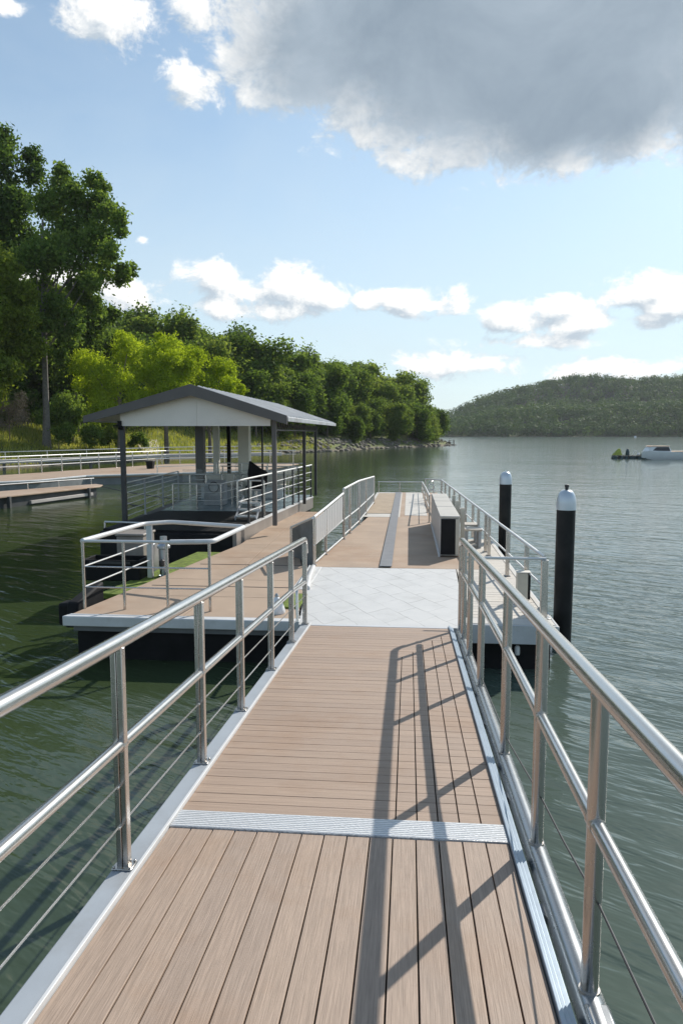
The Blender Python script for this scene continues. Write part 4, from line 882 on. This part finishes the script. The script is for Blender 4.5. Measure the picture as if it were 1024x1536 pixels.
# drop trees hidden behind nearer ones: keep those whose top stands clear of what is in front
top = {}
kept = []
for x, y, h, s, px, py in sorted(acc, key=lambda a: math.hypot(a[0], a[1])):
    cols = range(int(px//12)-1, int(px//12)+2)
    if max(top.get(c, 9999) for c in cols) > py-3 or min(top.get(c, 9999) for c in cols) > py+1 or True:
        vis = sum(1 for c in cols if top.get(c, 9999) > py+0.5)
        if vis == 0: continue
        kept.append((x, y, h, s, px, py))
        for c in cols: top[c] = min(top.get(c, 9999), py+4)
kept = kept[:290]
print('hill trees', len(acc), len(kept))
for i, (x, y, h, s, px, py) in enumerate(kept):
    me, tm, ht = protos[int(rng.integers(0, 8))]
    o = bpy.data.objects.new('hillside_tree', None); C.objects.link(o); o.location = (x, y, h)
    sc = rng.uniform(0.8, 1.25)*(0.62 if s < 5 else 0.85 if s < 10 else 1)*(1.22 if y > 165 and x > -2 and s < 25 else 1); o.scale = (sc*rng.uniform(0.9, 1.15), sc*rng.uniform(0.9, 1.15), sc); o.rotation_euler = (0, 0, rng.uniform(0, 6.28))
    for nm, m_ in (('crown', me), ('trunk', tm)):
        ch = bpy.data.objects.new(nm, m_); C.objects.link(ch); ch.parent = o
    if s < 10: tag(o, 'low bushy tree at the rocky edge of the wooded left shore', 'tree', 'trees along the rocky left shore')
    else: tag(o, 'dark green broadleaf tree in the wood covering the left hillside', 'tree', 'trees covering the left hillside')
# far wood on the hills across the lake: one mass
n = 4800; X = rng.uniform(-130, 620, n); Yv = 664+rng.uniform(0, 1, n)**1.3*280
P = np.stack([X, Yv], 1); h = far_h(P); ok = h > 0.3; P, h = P[ok], h[ok]
allc = []; alln = []
for (x, y), hh_ in zip(P, h):
    r = rng.uniform(3.4, 8.0); ht = rng.uniform(8, 13); m_ = int(26+r*9)
    lob = rand_dirs(5)*0.45; k_ = rng.integers(0, 5, m_)
    d0 = rand_dirs(m_); d = lob[k_]+d0*0.62; d[:, 2] = d[:, 2]*0.95+0.1
    allc.append(d*np.array([r, r, ht*0.62])+np.array([x, y, hh_+ht*0.36])); alln.append(d0*0.6+d*0.7+np.array([0, 0, 0.1]))
Nn = np.vstack(alln); Nn /= np.linalg.norm(Nn, axis=1)[:, None]+1e-9
V, q = leaf_quads(np.vstack(allc), 0.95, aspect=0.8, nrm=Nn, bias=0.72)
fwood = np_mesh('far_woods', V, q, ['leaf_far']); tag(fwood, 'hazy blue green woods covering the hills across the lake', 'woods', kind='stuff')
# grass on the bank
n = 90000; d = rng.uniform(52, 125, n); px = rng.uniform(-60, 520, n)
ang = np.arctan2(px-CX, F)-YAW
P = np.stack([np.sin(ang)*d, np.cos(ang)*d], 1); h, s = ground_h(P); ok = (s > 0.8) & (s < 26) & ((rng.uniform(0, 1, n) < 0.9)); P = P[ok]; hz = left_h(P)
n = len(P); hgt = rng.uniform(0.18, 0.6, n); a = rng.uniform(0, 6.28, n); w = rng.uniform(0.03, 0.09, n)
base = np.column_stack([P, hz-0.03]); side = np.column_stack([np.cos(a)*w, np.sin(a)*w, np.zeros(n)]); lean = np.column_stack([rng.normal(0, 0.12, n), rng.normal(0, 0.12, n), hgt])
V = np.stack([base-side, base+side, base+lean], 1).reshape(-1, 3)
gr = np_mesh('bank_grass', V, np.arange(3*n).reshape(-1, 3), ['grass_mat']); tag(gr, 'tall yellow green grass covering the left bank', 'grass', kind='stuff')
# rubble along the shore of the point
mb = MB()
for k in range(480):
    i = rng.choice([6, 7, 7, 8, 8, 9, 9, 10, 11]); a, b = S0[i], S0[i+1]; t = rng.uniform(0, 1); p = a+(b-a)*t; nrm = np.array([-(b-a)[1], (b-a)[0]]); nrm = nrm/np.linalg.norm(nrm)
    p = p+nrm*rng.uniform(-0.5, 4.2); hh_ = float(left_h(np.array([p]))[0]); r = rng.uniform(0.15, 0.6)
    bm = bmesh.new(); bmesh.ops.create_icosphere(bm, subdivisions=1, radius=r)
    sc = Vector(rng.uniform(0.6, 1.3, 3)); off = Vector((p[0], p[1], max(hh_, 0)+0.05))
    vs = [Vector((v.co.x*sc.x, v.co.y*sc.y, v.co.z*sc.z*0.7))*rng.uniform(0.75, 1.15)+off for v in bm.verts]; bm.verts.index_update(); fs = [tuple(v.index for v in f.verts) for f in bm.faces]; bm.free(); mb.add(vs, fs)
tag(mb.build('shore_rubble', 'rock', None, smooth=False), 'grey brown rock rubble along the edge of the wooded point', 'rocks', kind='stuff')
# pale path up the bank
pa = [(205, 661), (222, 660), (239, 662), (240, 674), (215, 678), (208, 668)]
def on_bank(px, py):
    lo, hi = 50.0, 140.0
    for d in np.linspace(60, 130, 141):
        q = yp(px, py, d); g = float(left_h(np.array([[q.x, q.y]]))[0])
        if q.z <= g+0.12: return Vector((q.x, q.y, g+0.12))
    return Vector((q.x, q.y, g+0.12))
mb = MB(); L_, R_ = [], []
for py, x0, x1 in ((680, 214, 240), (674, 212, 240), (668, 207, 239), (664, 206, 238), (660, 210, 236)): L_.append(on_bank(x0, py)); R_.append(on_bank(x1, py))
vs = [v for p in zip(L_, R_) for v in p]; mb.add(vs, [(2*i, 2*i+1, 2*i+3, 2*i+2) for i in range(len(L_)-1)])
pt = mb.build('path', 'path_dirt'); pt['kind'] = 'structure'

# ------------------------------------------------------------------ craft on the lake
bo = thing('motor_boat', (30, 84, 0), 'white motor boat with dark windowed cabin moored at the right of the lake', 'boat')
bow = zp(968, 690, 0); D = rt.copy(); Nn = Vector((D.y*-1, D.x, 0))
def bpt(a, b, z_): return Vector((bow.x, bow.y, 0))+D*a+Nn*b+Vector((0, 0, z_))
mb = MB(); secs = [(0, 0.15, 0.25, 0.90), (0.5, 0.7, 0.1, 0.92), (1.5, 1.05, -0.1, 0.92), (4, 1.2, -0.15, 0.88), (8.2, 1.15, -0.15, 0.88)]
for a, hw, zb, zt in secs:
    for (f, zz) in ((-1, zt), (-0.92, (zt+zb)/2), (-0.6, zb), (0.6, zb), (0.92, (zt+zb)/2), (1, zt)): mb.v.append(tuple(bpt(a, hw*f+1.2, zz)))
for i in range(4):
    for j in range(5): mb.f.append((i*6+j, i*6+j+1, (i+1)*6+j+1, (i+1)*6+j))
    mb.f.append((i*6+5, i*6, (i+1)*6, (i+1)*6+5))
mb.f += [(0, 1, 2, 3, 4, 5), (29, 28, 27, 26, 25, 24)]
mb.build('hull', 'boat_white', bo, ang=50)
mb = MB(); mb.hexa([bpt(0.15, 0.9, 0.05), bpt(8.2, 0.02, 0.05), bpt(8.2, 0.1, 0.05), bpt(0.2, 1.0, 0.05)], [bpt(0.15, 0.88, 0.2), bpt(8.2, 0.0, 0.2), bpt(8.2, 0.1, 0.2), bpt(0.2, 1.0, 0.2)]); mb.build('boot_stripe', 'navy', bo)
mb = MB(); lo = [(0.3, 0.35), (3.0, 0.25), (3.0, 2.15), (0.3, 2.05)]; hi = [(0.75, 0.5), (2.75, 0.4), (2.75, 2.0), (0.75, 1.9)]
mb.hexa([bpt(a, b, 0.91) for a, b in lo], [bpt(a, b, 1.50) for a, b in hi]); cbn = mb.build('cabin', 'boat_white', bo, bevel=0.08)
mb = MB(); mb.hexa([bpt(0.75, 0.36, 0.99), bpt(2.85, 0.27, 0.99), bpt(2.85, 0.36, 0.99), bpt(0.75, 0.45, 0.99)], [bpt(1.35, 0.42, 1.43), bpt(2.68, 0.34, 1.43), bpt(2.68, 0.5, 1.43), bpt(1.35, 0.58, 1.43)]); mb.build('side_window', 'dark_glass', cbn, bevel=0.02)
mb = MB(); mb.hexa([bpt(0.6, 0.4, 1.503), bpt(2.8, 0.3, 1.503), bpt(2.8, 2.1, 1.503), bpt(0.6, 2.0, 1.503)], [bpt(0.8, 0.5, 1.58), bpt(2.7, 0.4, 1.58), bpt(2.7, 2.0, 1.58), bpt(0.8, 1.9, 1.58)]); mb.build('cabin_roof', 'boat_tan', cbn, bevel=0.03)
mb = MB(); mb.hexa([bpt(3.3, 0.1, 0.90), bpt(8.1, 0.1, 0.90), bpt(8.1, 2.3, 0.90), bpt(3.3, 2.3, 0.90)], [bpt(3.3, 0.1, 0.97), bpt(8.1, 0.1, 0.97), bpt(8.1, 2.3, 0.97), bpt(3.3, 2.3, 0.97)]); mb.build('aft_deck', 'boat_tan', bo, bevel=0.01)
# moored cluster beside the boat
def cpt(px, a, z_): q = zp(px, 688, 0); return Vector((q.x, q.y, 0))+D*a+Vector((0, 0, z_))
for px, L, kind, lab in ((925, 1.1, 'lime', 'small dark raft under a peaked lime green cover, leftmost of the moored rafts'), (940, 0.9, 'tall', 'small dark raft carrying a tall dark drum, right of the lime cover'), (952, 0.9, 'rail', 'small dark raft with a thin hoop frame and round float'), (962, 0.9, 'low', 'small low dark raft closest to the bow of the white boat')):
    o = cpt(px, 0, 0); t = thing('mooring_raft', o, lab, 'raft', 'dark rafts moored beside the white boat')
    for s in (-0.32, 0.32): MB().tube([o+D*s*L+Vector((0, -0.6, 0.12)), o+D*s*L+Vector((0, 0.6, 0.12))], 0.2, 12).build('float', 'navy', t)
    mb = MB(); 
    for k in range(4): mb.bar(o+D*(-0.5*L)+Vector((0, -0.5+k*0.33, 0.36)), o+D*(0.5*L)+Vector((0, -0.5+k*0.33, 0.36)), 0.2, 0.05)
    mb.build('slatted_top', 'bark_grey', t)
    if kind == 'lime':
        mb = MB(); b4 = [o+D*(-0.55)+Vector((0, -0.5, 0.42)), o+D*0.45+Vector((0, -0.5, 0.42)), o+D*0.45+Vector((0, 0.5, 0.42)), o+D*(-0.55)+Vector((0, 0.5, 0.42))]
        mb.hexa(b4, [o+D*0.08+Vector((0, -0.1, 1.2)), o+D*0.3+Vector((0, -0.1, 1.2)), o+D*0.3+Vector((0, 0.1, 1.2)), o+D*0.08+Vector((0, 0.1, 1.2))]); mb.build('cover', 'lime_tarp', t, bevel=0.04)
    elif kind == 'tall': MB().lathe(o+Vector((0, 0, 0.39)), [(0.2, 0), (0.24, 0.1), (0.2, 0.5), (0.13, 0.62), (0.13, 0.75), (0.05, 0.8)], 14).build('drum', 'navy', t)
    elif kind == 'rail':
        MB().tube([o+D*(0.3*math.cos(a))+Vector((0, 0, 0.4+0.55*math.sin(a))) for a in np.linspace(0, math.pi, 12)], 0.03, 6).build('hoop', 'steel_white', t)
        MB().lathe(o+D*0.25+Vector((0, -0.3, 0.39)), [(0.05, 0), (0.15, 0.1), (0.15, 0.2), (0.05, 0.3)], 12).build('round_float', 'boat_white', t)
    else: MB().lathe(o+Vector((0, -0.2, 0.39)), [(0.22, 0), (0.25, 0.12), (0.12, 0.3)], 12).build('coil', 'black_rubber', t)
q = yp(952, 653.6, 520); bu = thing('channel_buoy', (q.x, q.y, 0), 'tiny white buoy far off in front of the wooded shore', 'buoy')
MB().lathe((q.x, q.y, 0), [(0.6, -0.4), (0.8, 0.1), (0.8, 0.8), (0.6, 1.1), (0.3, 1.2), (0.2, 1.25)], 14).build('body', 'boat_white', bu)
MB().lathe((q.x, q.y, 1.24), [(0.12, 0), (0.2, 0.1), (0.2, 0.4), (0.05, 0.5)], 10).build('lantern', 'navy', bu)
q = zp(668, 668, 0); jt = thing('small_jetty', (q.x, q.y, 0), 'tiny wooden jetty at the tip of the wooded point', 'jetty')
mb = MB()
for k in range(8): mb.box(q.x-0.4+k*0.32, q.x-0.4+k*0.32+0.29, q.y-0.6, q.y+0.6, 0.75, 0.83)
mb.build('deck', 'bark_grey', jt)
for dx in (-0.2, 0.9, 2.0):
    for dy in (-0.5, 0.5): MB().tube([(q.x+dx, q.y+dy, -1), (q.x+dx, q.y+dy, 1.3)], 0.08, 8).build('pile', 'bark', jt)
MB().box(q.x+0.9, q.x+2.1, q.y-0.58, q.y-0.52, 1.2, 1.28).build('rail', 'bark_grey', jt)

# ------------------------------------------------------------------ sun, sky, clouds
SUN_EL, SUN_AZ = R(35.6), R(33)
sl = bpy.data.lights.new('sun', 'SUN'); sl.energy = 3.85; sl.angle = R(0.55); sl.color = (1.0, 0.945, 0.86)
so = bpy.data.objects.new('sun', sl); C.objects.link(so)
so.rotation_euler = (R(90)-SUN_EL, 0, math.pi-SUN_AZ); so.location = (20, 30, 40)
w = bpy.data.worlds.new('World'); scene.world = w; w.use_nodes = True; nt = w.node_tree; nt.nodes.clear()
sky = nd(nt, 'ShaderNodeTexSky', sky_type='NISHITA', sun_disc=False, sun_elevation=SUN_EL, sun_rotation=SUN_AZ, air_density=1.0, dust_density=0.5, ozone_density=1.0, altitude=200)
def azel(px, py):
    d = ray(px, py); return math.atan2(d.x, d.y), math.atan2(d.z, math.hypot(d.x, d.y))
# cloud cover as a field over azimuth and elevation of the sky
grp = bpy.data.node_groups.new('cloud_cover', 'ShaderNodeTree')
grp.interface.new_socket('Az', in_out='INPUT', socket_type='NodeSocketFloat'); grp.interface.new_socket('El', in_out='INPUT', socket_type='NodeSocketFloat')
grp.interface.new_socket('Cover', in_out='OUTPUT', socket_type='NodeSocketFloat'); grp.interface.new_socket('Body', in_out='OUTPUT', socket_type='NodeSocketFloat')
gi = grp.nodes.new('NodeGroupInput'); go = grp.nodes.new('NodeGroupOutput')
AZ, EL_ = gi.outputs['Az'], gi.outputs['El']
BIG = [(800, 40, 480, 275, 1.25), (560, 40, 290, 150, 1.0), (880, 150, 290, 130, 1.0), (1150, 60, 300, 220, 1.2), (470, 110, 130, 90, 0.75), (700, -160, 620, 260, 1.4)]
LOW = [(325, 418, 62, 30, 0.42), (372, 436, 50, 32, 0.42), (428, 430, 72, 40, 0.5), (490, 445, 60, 34, 0.48), (345, 464, 62, 22, 0.36), (420, 466, 100, 22, 0.38), (548, 452, 45, 20, 0.36), (612, 450, 75, 26, 0.42), (655, 458, 50, 18, 0.36),
       (205, 446, 62, 34, 0.42), (215, 358, 16, 10, 0.32), (765, 480, 58, 26, 0.45), (842, 462, 52, 24, 0.42), (870, 485, 70, 22, 0.42), (960, 440, 70, 30, 0.5), (1010, 462, 80, 30, 0.62), (985, 478, 60, 20, 0.55), (690, 545, 100, 20, 0.30), (940, 552, 150, 18, 0.28), (800, 512, 120, 14, 0.24),
       (165, 30, 78, 58, 0.40), (288, 130, 44, 44, 0.36), (285, 10, 40, 40, 0.36), (0, 5, 50, 16, 0.3), (1180, 440, 110, 50, 0.6), (60, 420, 120, 40, 0.4), (-150, 380, 120, 60, 0.45), (1350, 300, 160, 70, 0.6)]
def field(items):
    acc = None
    for px, py, rx, ry, g in items:
        a, e = azel(px, py); a2, _ = azel(px+10, py); _, e2 = azel(px, py-10)
        ra, re = rx*abs(a2-a)/10, ry*abs(e2-e)/10
        u = math_n(grp, 'MULTIPLY_ADD', AZ, 1/ra, -a/ra); v = math_n(grp, 'MULTIPLY_ADD', EL_, 1/re, -e/re)
        r2 = math_n(grp, 'MULTIPLY_ADD', u, u, math_n(grp, 'MULTIPLY', v, v))
        q = math_n(grp, 'MULTIPLY_ADD', math_n(grp, 'SQRT', r2), -g, g)
        acc = q if acc is None else math_n(grp, 'SMOOTH_MAX', acc, q, 0.06)
    return acc
big, low = field(BIG), math_n(grp, 'ADD', field(LOW), 0.06)
both = math_n(grp, 'MAXIMUM', big, low)
cv = nd(grp, 'ShaderNodeCombineXYZ'); grp.links.new(AZ, cv.inputs[0]); grp.links.new(math_n(grp, 'MULTIPLY', EL_, 1.35), cv.inputs[1]); cv.inputs[2].default_value = 3.1
n1 = noise_tex(grp, cv.outputs[0], 17, 11, 0.66, 0.25); n2 = noise_tex(grp, cv.outputs[0], 4.5, 3, 0.5)
nz = math_n(grp, 'ADD', math_n(grp, 'MULTIPLY_ADD', n1, 1.25, -0.625), math_n(grp, 'MULTIPLY_ADD', n2, 0.3, -0.15))
cover = math_n(grp, 'ADD', math_n(grp, 'MAXIMUM', both, -1.0), nz)
grp.links.new(cover, go.inputs['Cover']); grp.links.new(math_n(grp, 'ADD', big, math_n(grp, 'MULTIPLY', nz, 0.55)), go.inputs['Body'])
tc = nd(nt, 'ShaderNodeTexCoord'); sp = nd(nt, 'ShaderNodeSeparateXYZ'); nt.links.new(tc.outputs['Generated'], sp.inputs[0])
az = math_n(nt, 'ARCTAN2', sp.outputs['X'], sp.outputs['Y']); el = math_n(nt, 'ARCSINE', sp.outputs['Z'])
g1 = nd(nt, 'ShaderNodeGroup', node_tree=grp); g2 = nd(nt, 'ShaderNodeGroup', node_tree=grp)
nt.links.new(az, g1.inputs[0]); nt.links.new(el, g1.inputs[1])
nt.links.new(math_n(nt, 'ADD', az, 0.012), g2.inputs[0]); nt.links.new(math_n(nt, 'ADD', el, 0.016), g2.inputs[1])
d1, d2 = g1.outputs['Cover'], g2.outputs['Cover']
alpha = nd(nt, 'ShaderNodeMapRange', interpolation_type='SMOOTHSTEP'); nt.links.new(d1, alpha.inputs['Value']); alpha.inputs['From Min'].default_value = 0.02; alpha.inputs['From Max'].default_value = 0.27
lit = math_n(nt, 'MULTIPLY_ADD', math_n(nt, 'SUBTRACT', d1, d2), 2.6, 0.60, clamp=True)
thick = nd(nt, 'ShaderNodeMapRange', interpolation_type='SMOOTHSTEP'); nt.links.new(g1.outputs['Body'], thick.inputs['Value']); thick.inputs['From Min'].default_value = 0.06; thick.inputs['From Max'].default_value = 0.62
CW = 5.8
cl_low = mixc(nt, lit, (0.50*CW, 0.58*CW, 0.66*CW), (1.12*CW, 1.10*CW, 1.06*CW))
cl_big = ramp(nt, noise_tex(nt, tc.outputs['Generated'], 6, 7, 0.6, 0.4), [(0.3, (0.245, 0.31, 0.38)), (0.7, (0.40, 0.475, 0.55))])
cl_big = mixc(nt, 1.0, cl_big, (CW, CW, CW), 'MULTIPLY')
ccol = mixc(nt, thick.outputs[0], cl_low, cl_big)
cv2 = nd(nt, 'ShaderNodeCombineXYZ'); nt.links.new(az, cv2.inputs[0]); nt.links.new(math_n(nt, 'MULTIPLY', el, 2.2), cv2.inputs[1]); cvw = cv2.outputs[0]
a_ = math_n(nt, 'MULTIPLY', alpha.outputs[0], 0.96)
hs = nd(nt, 'ShaderNodeHueSaturation'); hs.inputs['Saturation'].default_value = 0.90; nt.links.new(sky.outputs[0], hs.inputs['Color'])
skt = mixc(nt, 1.0, hs.outputs[0], (0.63, 0.75, 0.78), 'MULTIPLY')
veil = ramp(nt, noise_tex(nt, cvw, 2.6, 6, 0.6, 0.6), [(0.25, (0.04, 0.04, 0.04)), (0.75, (0.26, 0.26, 0.26))])   # thin high veil, thicker towards the horizon
lowv = nd(nt, 'ShaderNodeMapRange', interpolation_type='SMOOTHSTEP'); nt.links.new(el, lowv.inputs['Value'])
for q, v in (('From Min', 0.0), ('From Max', 0.52), ('To Min', 0.68), ('To Max', 0.0)): lowv.inputs[q].default_value = v
veil = math_n(nt, 'ADD', veil, lowv.outputs[0], clamp=True)
skt = mixc(nt, veil, skt, (0.66*CW, 0.77*CW, 0.83*CW))
skc = mixc(nt, a_, skt, ccol)
bg = nd(nt, 'ShaderNodeBackground'); bg.inputs['Strength'].default_value = 0.15; nt.links.new(skc, bg.inputs['Color'])
wo = nd(nt, 'ShaderNodeOutputWorld'); nt.links.new(bg.outputs[0], wo.inputs['Surface'])

# thin even haze round the whole place
hm, hn = nodes_of('haze_air'); pv_ = nd(hn, 'ShaderNodeVolumePrincipled'); pv_.inputs['Color'].default_value = (0.90, 0.95, 1.0, 1); pv_.inputs['Density'].default_value = 0.00012; pv_.inputs['Anisotropy'].default_value = 0.2
ho_ = nd(hn, 'ShaderNodeOutputMaterial'); hn.links.new(pv_.outputs[0], ho_.inputs['Volume']); M['haze'] = hm
hz_ = MB().box(-1540, 1540, -340, 1640, -5, 100).build('haze', 'haze', None, smooth=False); tag(hz_, 'thin pale summer haze over the lake and hills', 'haze', kind='stuff')
# ------------------------------------------------------------------ render settings
scene.view_settings.view_transform = 'Standard'; scene.view_settings.look = 'None'; scene.view_settings.gamma = 1.0; scene.view_settings.exposure = 0.33
scene.cycles.use_denoising = True
scene.cycles.max_bounces = 8; scene.cycles.transparent_max_bounces = 8; scene.cycles.volume_bounces = 0
scene.cycles.caustics_reflective = False; scene.cycles.caustics_refractive = False
scene.cycles.sample_clamp_indirect = 4.0
